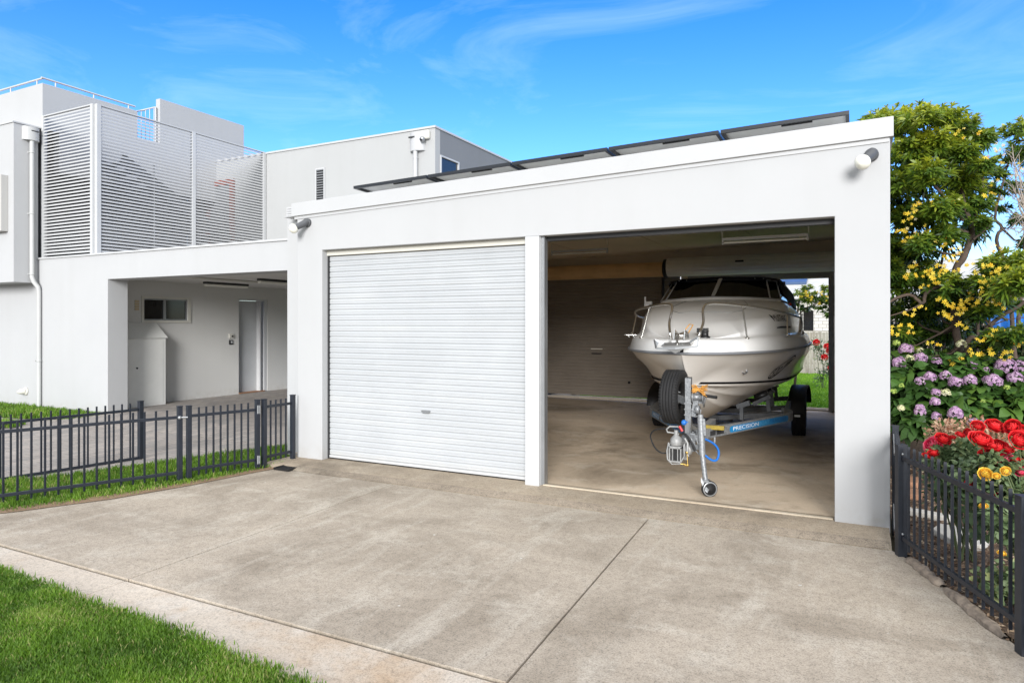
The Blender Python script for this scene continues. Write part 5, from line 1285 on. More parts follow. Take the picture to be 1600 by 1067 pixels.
CROWN_A = [(0.43, 9.81, 4.22, 0.32, 0.8), (0.68, 9.34, 4.12, 0.25, 0.85), (0.94, 9.57, 4.17, 0.2, 0.8), (1.17, 9.82, 4.1, 0.19, 0.7), (1.35, 9.89, 3.94, 0.16, 0.6), (0.21, 9.58, 4.19, 0.2, 0.7), (0.53, 9.58, 3.79, 0.31, 0.75), (0.82, 9.56, 3.85, 0.29, 0.85), (1.12, 9.85, 3.79, 0.26, 0.75), (0.46, 9.65, 3.42, 0.32, 0.6), (0.74, 9.33, 3.45, 0.26, 0.7), (1.17, 10.3, 3.51, 0.29, 0.75), (1.35, 9.97, 3.61, 0.17, 0.5), (0.59, 10.07, 3.07, 0.33, 0.5), (0.89, 9.52, 3.05, 0.28, 0.6), (1.31, 10.49, 3.26, 0.25, 0.5), (0.49, 10.33, 2.69, 0.3, 0.5), (0.68, 9.45, 2.63, 0.21, 0.45), (0.96, 9.7, 2.78, 0.2, 0.5), (1.35, 10.17, 2.94, 0.16, 0.4), (0.48, 10.15, 2.26, 0.3, 0.5), (0.76, 10.42, 2.35, 0.28, 0.5), (0.95, 9.81, 2.14, 0.25, 0.45), (0.6, 10.3, 1.84, 0.29, 0.4), (0.87, 10.1, 1.92, 0.27, 0.4), (1.09, 9.66, 1.98, 0.2, 0.4), (0.51, 10.01, 1.51, 0.23, 0.35), (0.82, 10.36, 1.59, 0.28, 0.35), (1.1, 10.31, 1.59, 0.21, 0.35), (0.33, 9.91, 3.4, 0.25, 0.5), (0.3, 10.01, 2.42, 0.25, 0.5)]
CROWN_B = [(1.77, 10.64, 4.18, 0.16, 0.7), (1.96, 10.89, 4.22, 0.23, 0.75), (2.0, 11.56, 4.07, 0.23, 0.6), (1.76, 11.1, 3.91, 0.12, 0.6), (1.65, 10.81, 3.67, 0.13, 0.5), (1.64, 11.26, 3.52, 0.12, 0.4), (1.83, 11.44, 3.58, 0.18, 0.45), (1.74, 11.41, 3.28, 0.12, 0.3), (2.1, 11.05, 3.94, 0.29, 0.6), (2.15, 11.13, 3.45, 0.3, 0.5), (1.92, 11.21, 3.09, 0.12, 0.3), (2.11, 11.53, 2.82, 0.16, 0.3)]
CROWN_C = [(1.45, 9.53, 2.34, 0.19, 0.6), (1.61, 9.37, 2.4, 0.2, 0.7), (1.34, 9.49, 2.16, 0.18, 0.5), (1.46, 8.94, 2.09, 0.19, 0.6), (1.62, 8.95, 2.16, 0.19, 0.6), (1.44, 9.74, 1.92, 0.17, 0.5), (1.77, 10.08, 1.89, 0.12, 0.45), (1.28, 9.61, 1.82, 0.15, 0.4), (1.43, 9.37, 1.54, 0.15, 0.4), (1.56, 9.1, 1.57, 0.15, 0.4), (1.34, 9.5, 1.41, 0.13, 0.35), (1.14, 10.08, 1.31, 0.14, 0.3), (0.92, 9.82, 1.28, 0.14, 0.3), (0.59, 9.55, 1.28, 0.16, 0.3)]
FL_A = [(0.53, 9.22, 2.38, 1), (0.58, 9.1, 2.37, 3), (0.52, 9.15, 2.26, 1), (0.62, 9.24, 2.25, 1), (0.81, 9.17, 2.38, 1), (0.76, 9.14, 2.33, 1), (0.85, 9.1, 2.31, 1), (0.93, 9.16, 2.32, 1), (0.92, 9.24, 2.37, 1), (0.77, 9.05, 2.25, 2), (0.76, 9.21, 2.23, 2), (0.83, 9.21, 2.17, 1), (0.69, 9.23, 2.15, 1), (0.97, 9.2, 2.43, 2), (1.02, 9.21, 2.32, 1), (1.11, 9.15, 2.37, 1), (0.91, 9.16, 2.46, 1), (1.17, 9.14, 2.02, 3), (1.0, 9.1, 1.92, 2), (1.06, 9.09, 1.95, 2), (1.09, 9.17, 1.87, 2), (1.14, 9.22, 1.99, 1), (1.17, 9.21, 1.91, 1), (0.96, 9.21, 1.87, 1), (1.02, 9.1, 1.82, 1), (0.9, 9.22, 1.82, 2), (0.5, 9.07, 1.81, 1), (0.59, 9.05, 1.83, 1), (0.67, 9.05, 1.9, 1), (0.83, 9.2, 1.99, 1), (0.87, 9.1, 1.95, 1), (0.52, 9.07, 1.68, 1), (0.43, 9.18, 1.67, 1), (0.94, 9.15, 1.77, 1), (0.99, 9.08, 1.69, 1), (1.08, 9.11, 1.67, 1), (1.02, 9.05, 3.85, 3), (1.26, 9.08, 3.53, 1), (1.25, 9.09, 3.12, 1), (0.93, 9.1, 3.09, 1), (1.01, 9.18, 3.07, 1), (0.77, 9.13, 3.08, 1), (0.65, 9.16, 3.1, 1), (0.58, 9.11, 3.07, 1), (0.59, 9.18, 3.04, 1), (0.53, 9.06, 2.95, 2), (0.56, 9.11, 2.89, 3), (0.48, 9.24, 2.83, 1), (0.54, 9.22, 2.81, 3), (0.68, 9.11, 2.76, 3), (0.61, 9.22, 2.76, 1), (0.6, 9.11, 2.69, 1), (0.51, 9.24, 2.69, 1), (0.41, 9.2, 2.81, 1), (0.91, 9.13, 2.65, 2), (0.78, 9.1, 2.59, 1), (0.96, 9.05, 2.55, 1), (1.05, 9.23, 2.53, 1), (1.38, 9.06, 2.5, 2), (1.23, 9.24, 3.87, 1)]
FL_B = [(1.59, 10.53, 3.98, 2), (1.64, 10.64, 3.79, 1), (1.6, 10.64, 4.14, 1), (1.51, 10.64, 3.51, 1), (1.52, 10.61, 3.4, 2), (1.57, 10.7, 3.33, 2), (1.69, 10.66, 3.33, 1), (1.58, 10.6, 3.55, 1), (1.72, 10.66, 2.67, 3), (1.86, 10.61, 3.71, 1), (1.78, 10.53, 3.59, 1)]
FL_C = [(1.23, 8.94, 2.34, 1), (1.27, 8.86, 2.34, 1), (1.25, 9.02, 2.28, 3), (1.35, 8.96, 2.29, 1), (1.39, 8.89, 2.29, 2), (1.28, 8.95, 2.19, 2), (1.3, 8.95, 2.11, 1), (1.27, 8.92, 2.04, 2), (1.39, 8.92, 2.06, 2), (1.52, 8.96, 2.14, 2), (1.5, 8.97, 2.12, 2), (1.42, 8.97, 2.11, 3), (1.18, 8.86, 1.94, 3), (1.32, 9.01, 1.94, 2), (1.44, 8.98, 1.87, 1), (0.37, 8.92, 1.63, 1), (0.41, 8.86, 1.61, 1), (0.51, 8.88, 1.6, 1), (0.72, 8.99, 1.5, 1), (0.81, 8.94, 1.47, 1), (1.34, 8.91, 1.63, 1), (1.4, 8.95, 1.58, 2), (1.2, 8.86, 1.51, 1), (1.28, 8.93, 1.57, 1), (1.54, 8.93, 1.52, 1), (1.53, 8.89, 1.46, 1), (1.12, 8.87, 1.39, 2), (1.22, 9.03, 1.35, 1), (1.28, 8.95, 1.38, 1), (1.4, 8.89, 1.35, 2), (1.01, 8.97, 1.3, 1), (0.94, 9.01, 1.26, 1), (1.44, 8.85, 1.41, 1)]
LIMBS_A = [([(1.12, 9.9, 0.65), (1.11, 9.9, 1.28), (1.08, 9.9, 1.67), (1.07, 9.9, 2.27), (1.16, 9.9, 2.54), (1.23, 9.9, 2.73), (1.24, 9.9, 2.92)], 0.085, 0.06), ([(1.24, 9.9, 2.91), (1.17, 9.9, 3.16), (1.12, 9.9, 3.4), (1.06, 9.9, 3.73)], 0.05, 0.02), ([(1.26, 10.1, 2.93), (1.34, 10.1, 3.18), (1.38, 10.1, 3.5), (1.31, 10.1, 3.9)], 0.035, 0.015), ([(1.18, 9.7, 2.79), (0.97, 9.7, 2.92), (0.8, 9.7, 3.16), (0.64, 9.7, 3.49)], 0.04, 0.015), ([(0.35, 9.6, 3.83), (0.53, 9.6, 3.77), (0.59, 9.6, 3.66), (0.69, 9.6, 3.53), (0.89, 9.6, 3.29), (1.12, 9.6, 2.93)], 0.025, 0.03), ([(1.05, 9.4, 2.28), (0.94, 9.4, 2.18), (0.75, 9.4, 2.1), (0.69, 9.4, 1.95), (0.6, 9.4, 2.03), (0.5, 9.4, 2.05), (0.31, 9.4, 1.95)], 0.04, 0.028), ([(0.69, 9.4, 1.95), (0.55, 9.4, 1.87), (0.31, 9.4, 1.79)], 0.02, 0.012), ([(1.24, 9.8, 2.72), (1.32, 9.8, 2.79), (1.4, 9.8, 2.88), (1.43, 9.8, 3.01)], 0.025, 0.012), ([(1.11, 9.8, 1.75), (0.91, 9.8, 1.59), (0.64, 9.8, 1.43)], 0.03, 0.012), ([(1.16, 9.9, 2.54), (0.95, 9.9, 2.58), (0.72, 9.9, 2.68), (0.51, 9.9, 2.73)], 0.03, 0.01), ([(1.12, 9.9, 3.4), (0.92, 9.9, 3.82), (0.79, 9.9, 4.16)], 0.025, 0.01), ([(0.64, 9.7, 3.49), (0.5, 9.7, 3.9), (0.43, 9.7, 4.15)], 0.02, 0.01)]
LIMBS_B = [([(1.89, 11.2, 1.24), (1.81, 11.2, 2.36), (1.69, 11.2, 2.84), (1.74, 11.2, 3.01), (1.67, 11.2, 3.15), (1.71, 11.2, 3.41), (1.81, 11.2, 3.84), (1.92, 11.2, 4.17)], 0.05, 0.015), ([(1.94, 11.3, 1.58), (2.01, 11.3, 2.62), (2.04, 11.3, 3.49), (2.01, 11.3, 4.1)], 0.05, 0.02)]
LIMBS_C = [([(1.11, 9.5, 0.99), (1.15, 9.5, 1.45), (1.19, 9.5, 1.54), (1.26, 9.5, 1.54), (1.37, 9.5, 1.69), (1.51, 9.5, 1.82), (1.69, 9.5, 1.95), (1.83, 9.5, 2.07)], 0.05, 0.03), ([(1.37, 9.5, 1.69), (1.36, 9.5, 1.9), (1.42, 9.5, 2.12), (1.54, 9.5, 2.26)], 0.022, 0.01), ([(1.27, 9.6, 1.54), (1.34, 9.6, 1.64), (1.55, 9.6, 1.75), (1.76, 9.6, 1.78)], 0.014, 0.008)]
TWIGS = [[(1.96, 10.3, 2.78), (1.88, 10.3, 3.18), (1.84, 10.3, 3.54)], [(1.89, 10.3, 2.9), (1.8, 10.3, 3.34), (1.78, 10.3, 3.8)], [(1.9, 10.3, 2.97), (1.84, 10.3, 3.16), (1.76, 10.3, 3.27)], [(1.89, 10.3, 3.04), (1.88, 10.3, 3.21), (1.91, 10.3, 3.32)], [(1.94, 10.3, 2.84), (1.93, 10.3, 3.23), (1.9, 10.3, 3.67)], [(1.92, 10.3, 2.78), (1.79, 10.3, 3.11), (1.74, 10.3, 3.38)], [(1.96, 10.3, 3.08), (1.92, 10.3, 3.29), (1.86, 10.3, 3.47)], [(1.9, 10.3, 3.05), (1.91, 10.3, 3.22), (1.88, 10.3, 3.47)], [(1.88, 10.3, 2.95), (1.76, 10.3, 3.41), (1.71, 10.3, 3.93)], [(1.95, 10.3, 2.84), (1.86, 10.3, 3.16), (1.76, 10.3, 3.47)], [(1.93, 10.3, 3.08), (1.83, 10.3, 3.4), (1.7, 10.3, 3.75)], [(1.96, 10.3, 2.98), (1.86, 10.3, 3.2), (1.75, 10.3, 3.33)], [(1.94, 10.3, 3.13), (1.79, 10.3, 3.22), (1.71, 10.3, 3.26)], [(1.97, 10.3, 3.0), (1.81, 10.3, 3.39), (1.71, 10.3, 3.83)], [(1.88, 10.3, 2.81), (1.84, 10.3, 3.02), (1.77, 10.3, 3.19)], [(1.89, 10.3, 2.98), (1.76, 10.3, 3.26), (1.71, 10.3, 3.44)], [(1.97, 10.3, 3.05), (1.87, 10.3, 3.36), (1.82, 10.3, 3.59)], [(1.96, 10.3, 2.78), (1.91, 10.3, 3.31), (1.91, 10.3, 3.85)], [(1.97, 10.3, 2.95), (1.83, 10.3, 2.87), (1.74, 10.3, 2.79)], [(1.9, 10.3, 3.07), (1.78, 10.3, 3.03), (1.62, 10.3, 2.98)], [(1.93, 10.3, 2.91), (1.84, 10.3, 2.93), (1.79, 10.3, 2.91)], [(1.9, 10.3, 2.83), (1.82, 10.3, 2.89), (1.78, 10.3, 2.96)], [(1.93, 10.3, 2.93), (1.77, 10.3, 3.06), (1.65, 10.3, 3.1)], [(1.92, 10.3, 3.14), (1.75, 10.3, 2.95), (1.62, 10.3, 2.81)], [(1.92, 10.3, 2.83), (1.78, 10.3, 2.89), (1.63, 10.3, 2.87)], [(1.96, 10.3, 3.1), (1.87, 10.3, 2.88), (1.75, 10.3, 2.63)]]

def rosebush(name_label, base, blooms, clumps, seed, nleaf=420):
    t = thing('rose_bush', base, name_label, 'rose bush', 'rose bushes behind the picket fence'); rs = np.random.RandomState(seed); rr = random.Random(seed)
    V, F, T_ = foliage_cloud(rs, clumps, int(nleaf*.8), .052, .036, .3, .7, .15, .2); np_mesh('leaves', V, F, M['rose_leaf'], T_, t)
    tips = [b[:3] for b in blooms]+[tuple(np.array(c[0])+rs.uniform(-.08, .08, 3)) for c in clumps]
    canes(t, base, tips, rr)
    mats = {'r': 'rose_red', 'p': 'rose_pink', 'y': 'rose_yellow', 'c': 'rose_yellow'}
    for x, y, z, r, c in blooms:
        add_bloom(t, (x, y, z), r*rr.uniform(.66, .90), M[mats[c]], (rr.uniform(-.8, .5), -1.0, rr.uniform(.2, 1.7)), rs)
    for k in range(7):
        c = clumps[rr.randrange(len(clumps))][0]; p = (c[0]+rr.uniform(-.14,.14), c[1]-.10, c[2]+rr.uniform(.05,.18)); add_bloom(t, p, rr.uniform(.018, .030), M[mats[blooms[0][4]]], (rr.uniform(-.4,.4), -.4, 1), rs, 'rose_bud')
    return t
rosebush('rose bush with loose red and pink blooms nearest the garage pillar', (.72, 5.95, -.03), ROSE_A,
    [((.56,5.85,.62),(.16,.14,.14),.5),((.72,5.9,.72),(.16,.14,.14),.6),((.62,6.0,.45),(.18,.16,.18),.4),((.78,5.95,.5),(.18,.16,.20),.45),((.66,5.80,.78),(.10,.10,.08),.7),((.55,5.82,.72),(.10,.08,.08),.7)], 31)
rosebush('tall rose bush crowded with large red blooms behind the end fence post', (1.0, 5.45, -.03), ROSE_B,
    [((.70,5.45,.66),(.15,.14,.16),.55),((.86,5.42,.72),(.16,.14,.16),.6),((1.0,5.4,.70),(.16,.14,.18),.55),((.78,5.5,.42),(.18,.16,.18),.4),((.98,5.5,.40),(.2,.16,.2),.4),((.80,5.28,.80),(.12,.08,.08),.7),((.92,5.28,.62),(.12,.08,.08),.75),((1.12,5.35,.5),(.16,.16,.2),.5)], 32)
rosebush('low rose bush with yellow blooms and light green shoots behind the end pickets', (.92, 4.95, -.03), ROSE_C,
    [((.80,5.02,.52),(.13,.10,.12),.65),((.93,4.95,.42),(.14,.12,.16),.7),((.86,4.92,.20),(.14,.12,.14),.85),((.98,4.85,.12),(.14,.12,.12),.6),((.74,5.0,.12),(.10,.10,.10),.8)], 33, 300)
t = thing('russet_shrub', (.95, 7.0, -.03), 'faded shrub with russet and dusty pink tips between hydrangeas and roses', 'shrub'); rs = np.random.RandomState(41)
V, F, T_ = foliage_cloud(rs, [((.66,6.7,.78),(.16,.12,.12),.45),((.86,6.8,.80),(.18,.14,.12),.35),((.72,6.8,.60),(.18,.14,.14),.6),((1.02,6.8,.74),(.16,.14,.13),.5),((.90,6.8,.58),(.22,.14,.16),.6)], 420, .042, .020, .6, .8, .1, .2)
np_mesh('leaves', V, F, M['red_leaf'], T_, t); canes(t, (.95,7.0,-.03), [(.62,6.7,.75),(.8,6.75,.85),(.9,6.8,.9),(1.05,6.8,.8),(.7,6.8,.6)], random.Random(3), .007)
rs = np.random.RandomState(42)
V, F, T_ = foliage_cloud(rs, [((.70,6.75,.55),(.22,.12,.16),.45),((.98,6.8,.52),(.22,.12,.16),.45)], 300, .05, .03, .3, .8, .1, .2); np_mesh('lower_leaves', V, F, M['rose_leaf'], T_, t)

def hydrangea(label, base, heads, clumps, seed):
    t = thing('hydrangea_bush', base, label, 'hydrangea', 'hydrangea bushes below the tree'); rs = np.random.RandomState(seed)
    V, F, T_ = foliage_cloud(rs, clumps, 130, .155, .105, .25, .9, .35, .55); np_mesh('leaves', V, F, M['hyd_leaf'], T_, t)
    V, F, T_ = foliage_cloud(rs, [(tuple(np.array(c)+np.array([0,.15,-.05])), tuple(np.array(r)*.8), .1) for c, r, _ in clumps], 110, .14, .10, .25, .9, .35, .3); np_mesh('inner_leaves', V, F, M['dark_leaf'], T_, t)
    canes(t, base, [tuple(np.array(c[0])) for c in clumps], random.Random(seed), .012)
    for x, y, z, r, c in heads:
        r *= rs.uniform(.88, 1.14)
        n = int(170 if r > .07 else 80); d = rs.normal(0, 1, (n, 3)); d /= np.linalg.norm(d, axis=1, keepdims=True); d[:, 2] = np.where(d[:, 2] < -.45, -d[:, 2], d[:, 2]); d[:, 0] *= 1+.12*math.sin(x*40); d[:, 2] += .10*np.sin(d[:, 0]*5+x*30)
        P = np.array([x, y, z-.1*r])+d*np.array([r, r, r*.88])*rs.uniform(.86, 1.0, (n, 1)); Vs = []; Fs = []; Ts = []
        q = r*(.17 if r > .07 else .20)
        for p, dd in zip(P, d):
            u = np.cross(dd, [.3, .2, 1.]); u /= np.linalg.norm(u)+1e-6; v = np.cross(dd, u); a = rs.uniform(0, 1.5); u, v = u*math.cos(a)+v*math.sin(a), v*math.cos(a)-u*math.sin(a)
            tb = np.clip(rs.normal(.5, .25), 0, 1)
            for (cu, cv) in ((1,0),(0,1),(-1,0),(0,-1)):
                b = len(Vs); c0 = p; Vs += [c0, c0+(u*cu+v*cv)*q*.6+(v*cu-u*cv)*q*.45+dd*q*.15, c0+(u*cu+v*cv)*q*1.05+dd*q*.05, c0+(u*cu+v*cv)*q*.6-(v*cu-u*cv)*q*.45+dd*q*.15]
                Fs.append((b, b+1, b+2, b+3)); Ts += [tb*.6, tb, min(1, tb+.25), tb]
        np_mesh('flower_head', Vs, Fs, M[{'m': 'hyd_fl', 'c': 'hyd_cream', 'g': 'hyd_green'}[c]], Ts, t)
hydrangea('hydrangea bush with mauve and cream heads against the garage side wall', (.95, 9.4, -.03), HYD_L,
    [((.50,9.15,1.12),(.24,.25,.22),.5),((.80,9.2,1.15),(.26,.25,.22),.5),((1.02,9.1,1.12),(.22,.25,.20),.5),((.48,9.0,.85),(.22,.25,.22),.45),((.74,8.9,.88),(.26,.25,.22),.5),((1.0,8.9,.85),(.24,.25,.22),.5),((.58,8.8,.62),(.18,.22,.16),.4),((.86,8.7,.60),(.22,.22,.18),.4),((1.05,8.8,.55),(.2,.2,.2),.35)], 51)
hydrangea('hydrangea bush with the largest purple heads beside the dark palings', (1.5, 9.4, -.03), HYD_R,
    [((1.22,9.15,1.12),(.22,.25,.20),.55),((1.45,9.2,1.12),(.24,.25,.20),.55),((1.70,9.1,1.10),(.24,.25,.20),.5),((1.24,8.95,.84),(.24,.25,.22),.6),((1.48,8.9,.84),(.24,.25,.22),.65),((1.70,8.9,.80),(.24,.25,.22),.55),((1.25,8.8,.58),(.2,.2,.18),.4),((1.55,8.8,.55),(.24,.2,.2),.5)], 52)

# --- trees
def rosette_crown(rs, clumps, per, leaf=.118, width=.028, leaves=12, back=1.0):
    Ps, Ds, Ns, Ls, Ws, Ts = [], [], [], [], [], []
    for x, y, z, r, tb in clumps:
        n = max(5, int(per*(r/.3)**1.6)); c = np.array([x, y, z])
        for k in range(n):
            d = rs.normal(0, 1, 3); d /= np.linalg.norm(d); d[2] = d[2]*.8+.15
            if rs.rand() < .35: d[1] = -abs(d[1])
            p = c+d*r*np.array([1, back, .82])*rs.uniform(.35, 1.0)
            ax = d*.8+np.array([0, 0, .9])+rs.normal(0, .25, 3); ax /= np.linalg.norm(ax)
            u = np.cross(ax, [1, .3, .2]); u /= np.linalg.norm(u); v = np.cross(ax, u); lt = tb*.72+.30*max(0, d[2])+.04+rs.normal(0, .10)  # clump tops tinted lighter: sunlit crown painted into the leaf colour
            m_ = leaves+rs.randint(-2, 3); a0 = rs.uniform(0, 6)
            for j in range(m_):
                a = a0+2.4*j; sp = .45+.75*j/m_
                dr = ax*math.cos(sp)+(u*math.cos(a)+v*math.sin(a))*math.sin(sp)
                Ps.append(p-ax*.02*j/m_); Ds.append(dr); Ns.append(ax+rs.normal(0, .15, 3)); Ls.append(leaf*rs.uniform(.6, 1.15)); Ws.append(width*rs.uniform(.75, 1.15))
                Ts.append(min(1, max(0, lt+rs.normal(0, .10)-.10*(j/m_))))
    return leaves_np(np.array(Ps), np.array(Ds), np.array(Ns), np.array(Ls), np.array(Ws), np.array(Ts), .42)
def limbs(parent, L, seed, name='trunk'):
    rr = random.Random(seed)
    for i, (pts, r0, r1) in enumerate(L):
        P = [Vector(p) for p in pts]; Q = []
        for a in range(len(P)-1):
            p0, p1, p2, p3 = P[max(a-1,0)], P[a], P[a+1], P[min(a+2,len(P)-1)]
            for k in range(4):
                t = k/4; q = .5*((2*p1)+(-p0+p2)*t+(2*p0-5*p1+4*p2-p3)*t*t+(-p0+3*p1-3*p2+p3)*t**3); Q.append(q+Vector((rr.uniform(-1,1), rr.uniform(-1,1), rr.uniform(-1,1)))*r0*.14)
        Q.append(P[-1]); n = len(Q); m = MB(); m.tube(Q, [.58*(r0+(r1-r0)*k/(n-1)) for k in range(n)], 9); m.build('trunk' if i == 0 else 'limb', M['bark'], parent)
def twigs_to(parent, clumps, anchors, seed, n=3):
    rr = random.Random(seed); m = MB()
    for x, y, z, r, _ in clumps:
        c = Vector((x, y, z)); a = min(anchors, key=lambda q: (Vector(q)-c).length); a = Vector(a)
        md = a.lerp(c, .5)+Vector((rr.uniform(-.1,.1), rr.uniform(-.1,.1), -.06)); m.tube([a, md, c], [.018, .012, .008], 6)
        for k in range(n):
            e = c+Vector((rr.uniform(-1,1), rr.uniform(-1,1), rr.uniform(-.6,.9)))*r*.8; m.tube([c, c.lerp(e, .5)+Vector((0,0,.03)), e], [.008, .006, .004], 5)
    m.build('twigs', M['bark'], parent)
def blossoms(parent, L, seed):
    rs = np.random.RandomState(seed)
    for x, y, z, k in L:
        Vs, Fs, Ts = [], [], []; n = {1: 3, 2: 7, 3: 4}[k]; sp = {1: .022, 2: .045, 3: .032}[k]
        for f in range(n):
            c = np.array([x, y, z])+rs.normal(0, sp, 3)*np.array([1, .6, .8]); ax = np.array([rs.normal(0,.5), -1, rs.normal(.2,.5)]); ax /= np.linalg.norm(ax)
            u = np.cross(ax, [0, 0, 1.]); u /= np.linalg.norm(u); v = np.cross(ax, u); a0 = rs.uniform(0, 6); q = .024*rs.uniform(.8, 1.25); tb = np.clip(rs.normal(.52, .18), 0, .85)+(.45 if k == 3 and f % 2 else 0)
            for j in range(5):
                a = a0+j*2*math.pi/5; e = u*math.cos(a)+v*math.sin(a); s_ = v*math.cos(a)-u*math.sin(a); b = len(Vs)
                Vs += [c, c+e*q*.55+s_*q*.26+ax*q*.1, c+e*q*1.05-ax*q*.1, c+e*q*.55-s_*q*.26+ax*q*.1]; Fs.append((b, b+1, b+2, b+3)); Ts += [max(0, tb-.2), tb, min(1, tb+.08), tb]
        np_mesh('blossom_cluster', Vs, Fs, M['fl_yellow'], np.clip(Ts, 0, 1), parent)
TA = thing('frangipani_tree', (1.2, 9.9, -.03), 'big leafy tree with yellow star blossoms rising beside the garage wall', 'tree', 'yellow flowering trees by the garage')
limbs(TA, LIMBS_A, 1); rs = np.random.RandomState(61)
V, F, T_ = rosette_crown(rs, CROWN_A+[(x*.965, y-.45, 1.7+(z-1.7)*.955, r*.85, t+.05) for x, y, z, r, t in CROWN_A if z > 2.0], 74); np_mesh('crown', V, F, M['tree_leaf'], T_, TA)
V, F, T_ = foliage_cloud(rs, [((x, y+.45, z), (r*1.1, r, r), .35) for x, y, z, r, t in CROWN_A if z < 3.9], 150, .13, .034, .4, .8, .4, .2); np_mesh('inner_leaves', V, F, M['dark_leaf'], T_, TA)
twigs_to(TA, CROWN_A, [q for p in LIMBS_A for q in p[0][1:]], 5); blossoms(TA, FL_A, 7)
TB = thing('frangipani_tree', (1.9, 11.2, -.03), 'thinner tree with a wavy trunk and a spray of bare grey twigs', 'tree', 'yellow flowering trees by the garage')
limbs(TB, LIMBS_B, 2); rs = np.random.RandomState(62)
V, F, T_ = rosette_crown(rs, CROWN_B, 48); np_mesh('crown', V, F, M['tree_leaf'], T_, TB)
twigs_to(TB, CROWN_B, [q for p in LIMBS_B for q in p[0][2:]], 6); blossoms(TB, FL_B, 8)
m = MB()
for p in TWIGS:
    m.tube(p, [.012, .007, .003], 5); a = Vector(p[1]); b = Vector(p[2]); rr = random.Random(int(a.x*1000))
    for k in range(5): q = a.lerp(b, rr.random()); m.tube([q, q+Vector((rr.uniform(-.12,.08), rr.uniform(-.1,.1), rr.uniform(.02,.16)))], [.004, .002], 4)
m.build('bare_twigs', M['twig'], TB)
TC = thing('frangipani_tree', (1.25, 9.5, -.03), 'low spreading tree heavy with yellow blossoms over the hydrangeas', 'tree', 'yellow flowering trees by the garage')
limbs(TC, LIMBS_C, 3); rs = np.random.RandomState(63)
V, F, T_ = rosette_crown(rs, CROWN_C+[(x*.96, y-.35, 1.7+(z-1.7)*.96, r, t+.05) for x, y, z, r, t in CROWN_C if t > .38], 56, .125, .030); np_mesh('crown', V, F, M['tree_leaf'], T_, TC)
twigs_to(TC, CROWN_C, [q for p in LIMBS_C for q in p[0][2:]], 7); blossoms(TC, FL_C, 9)
# dark hedge and screen fence behind
t = thing('hedge', (1.6, 11.8, -.03), 'dark leafy evergreen hedge in the shade behind the flowering trees', 'hedge'); rs = np.random.RandomState(71)
V, F, T_ = foliage_cloud(rs, [((.55+.42*i, 12.2+.3*(i % 2), .5+.62*j), (.40,.4,.42), .3+.1*rs.normal()) for i in range(6) for j in range(3)], 420, .11, .040, .4, .8, .3, .3)
np_mesh('foliage', V, F, M['dark_leaf'], T_, t); canes(t, (1.6,12.2,-.03), [(.6+.4*i,12.2,1.4) for i in range(6)], random.Random(9), .02)
def paling_fence(name_label, x0, x1, y, h, mat, cat='fence'):
    t = thing('paling_fence', ((x0+x1)/2, y, -.05), name_label, cat); n = int((x1-x0)/.10); rr = random.Random(int(y))
    m = MB()
    for k in range(n): a = x0+(x1-x0)*k/n; m.box(a+.004, a+(x1-x0)/n-.004, y+rr.uniform(0,.006), y+.018, -.05, h+rr.uniform(-.012,.012))
    m.build('palings', mat, t)
    m = MB()
    for z in (.3, h-.35): m.box(x0, x1, y+.020, y+.06, z, z+.07)
    m.box(x0, x1, y-.03, y+.05, h+.015, h+.045); m.build('rails', mat, t)
    m = MB(); m.box(x0, x1, y-.03, y-.002, -.06, .14); m.build('plinth_board', mat, t)
    return t
M['fence_dark'] = simple('dark_stained_timber', (.075, .055, .042), .8, var=.3, vscale=8)
paling_fence('dark stained paling fence in the shade behind the garden trees', .27, 9.0, 13.6, 1.78, M['fence_dark'])
t = thing('blue_tarpaulin', (1.95, 12.9, 0), 'bright blue tarpaulin slung in the shade behind the low branches', 'tarpaulin')
rows = []
for i in range(12):
    rows.append([(1.62+.05*i+.012*math.sin(i*2.1+j), 11.72-.05*math.sin(i*1.3)-.02*j, 1.98-.06*j-.010*i-.03*math.sin(i*.9+j)) for j in range(6)])
m = MB(); m.grid(rows); o = m.build('sheet', M['blue'], t); md = o.modifiers.new('thick', 'SOLIDIFY'); md.thickness = .006
m = MB(); m.tube([(1.55,11.75,2.0),(2.3,11.7,1.86)], .008, 6); m.tube([(2.3,11.7,-.05),(2.3,11.7,1.9)], .02, 8); m.tube([(1.55,11.75,-.05),(1.55,11.75,2.02)], .02, 8); m.build('prop_poles', M['bark'], t)

# ================================================================== BEHIND THE GARAGE
paling_fence('weathered grey paling fence at the end of the back lawn', -7.0, 6.0, 25.7, 1.42, M['paling'])
nb = thing('neighbour_house', (-2, 30, 0), 'neighbouring white block house with a pale roof beyond the paling fence', 'house')
m = MB(); m.box(-9, 9, 29.8, 30.0, -.1, 2.75); m.build('wall', M['brickwall'], nb)
m = MB(); m.hexa([(-9.4,29.4,2.72),(9.4,29.4,2.72),(9.4,36,2.72),(-9.4,36,2.72)], [(-9.4,29.4,2.80),(9.4,29.4,2.80),(8,36,4.6),(-8,36,4.6)]); m.build('roof', M['roof_tile'], nb)
m = MB(); m.hexa([(-4.2,31.6,3.42),(-1.95,31.6,3.42),(-1.95,33,3.85),(-4.2,33,3.85)], [(-4.2,31.6,3.52),(-1.95,31.6,3.52),(-1.95,33,3.95),(-4.2,33,3.95)]); m.build('solar_heater', M['slate_blue'], nb)
m = MB(); m.box(-1.95,-1.58,29.77,29.798,1.45,2.25); m.build('window', M['dark_glass'], nb)
t = thing('small_tree', (-1.30, 17.6, -.03), 'small yellow flowering tree framed by the rear doorway of the garage', 'tree'); rs = np.random.RandomState(81)
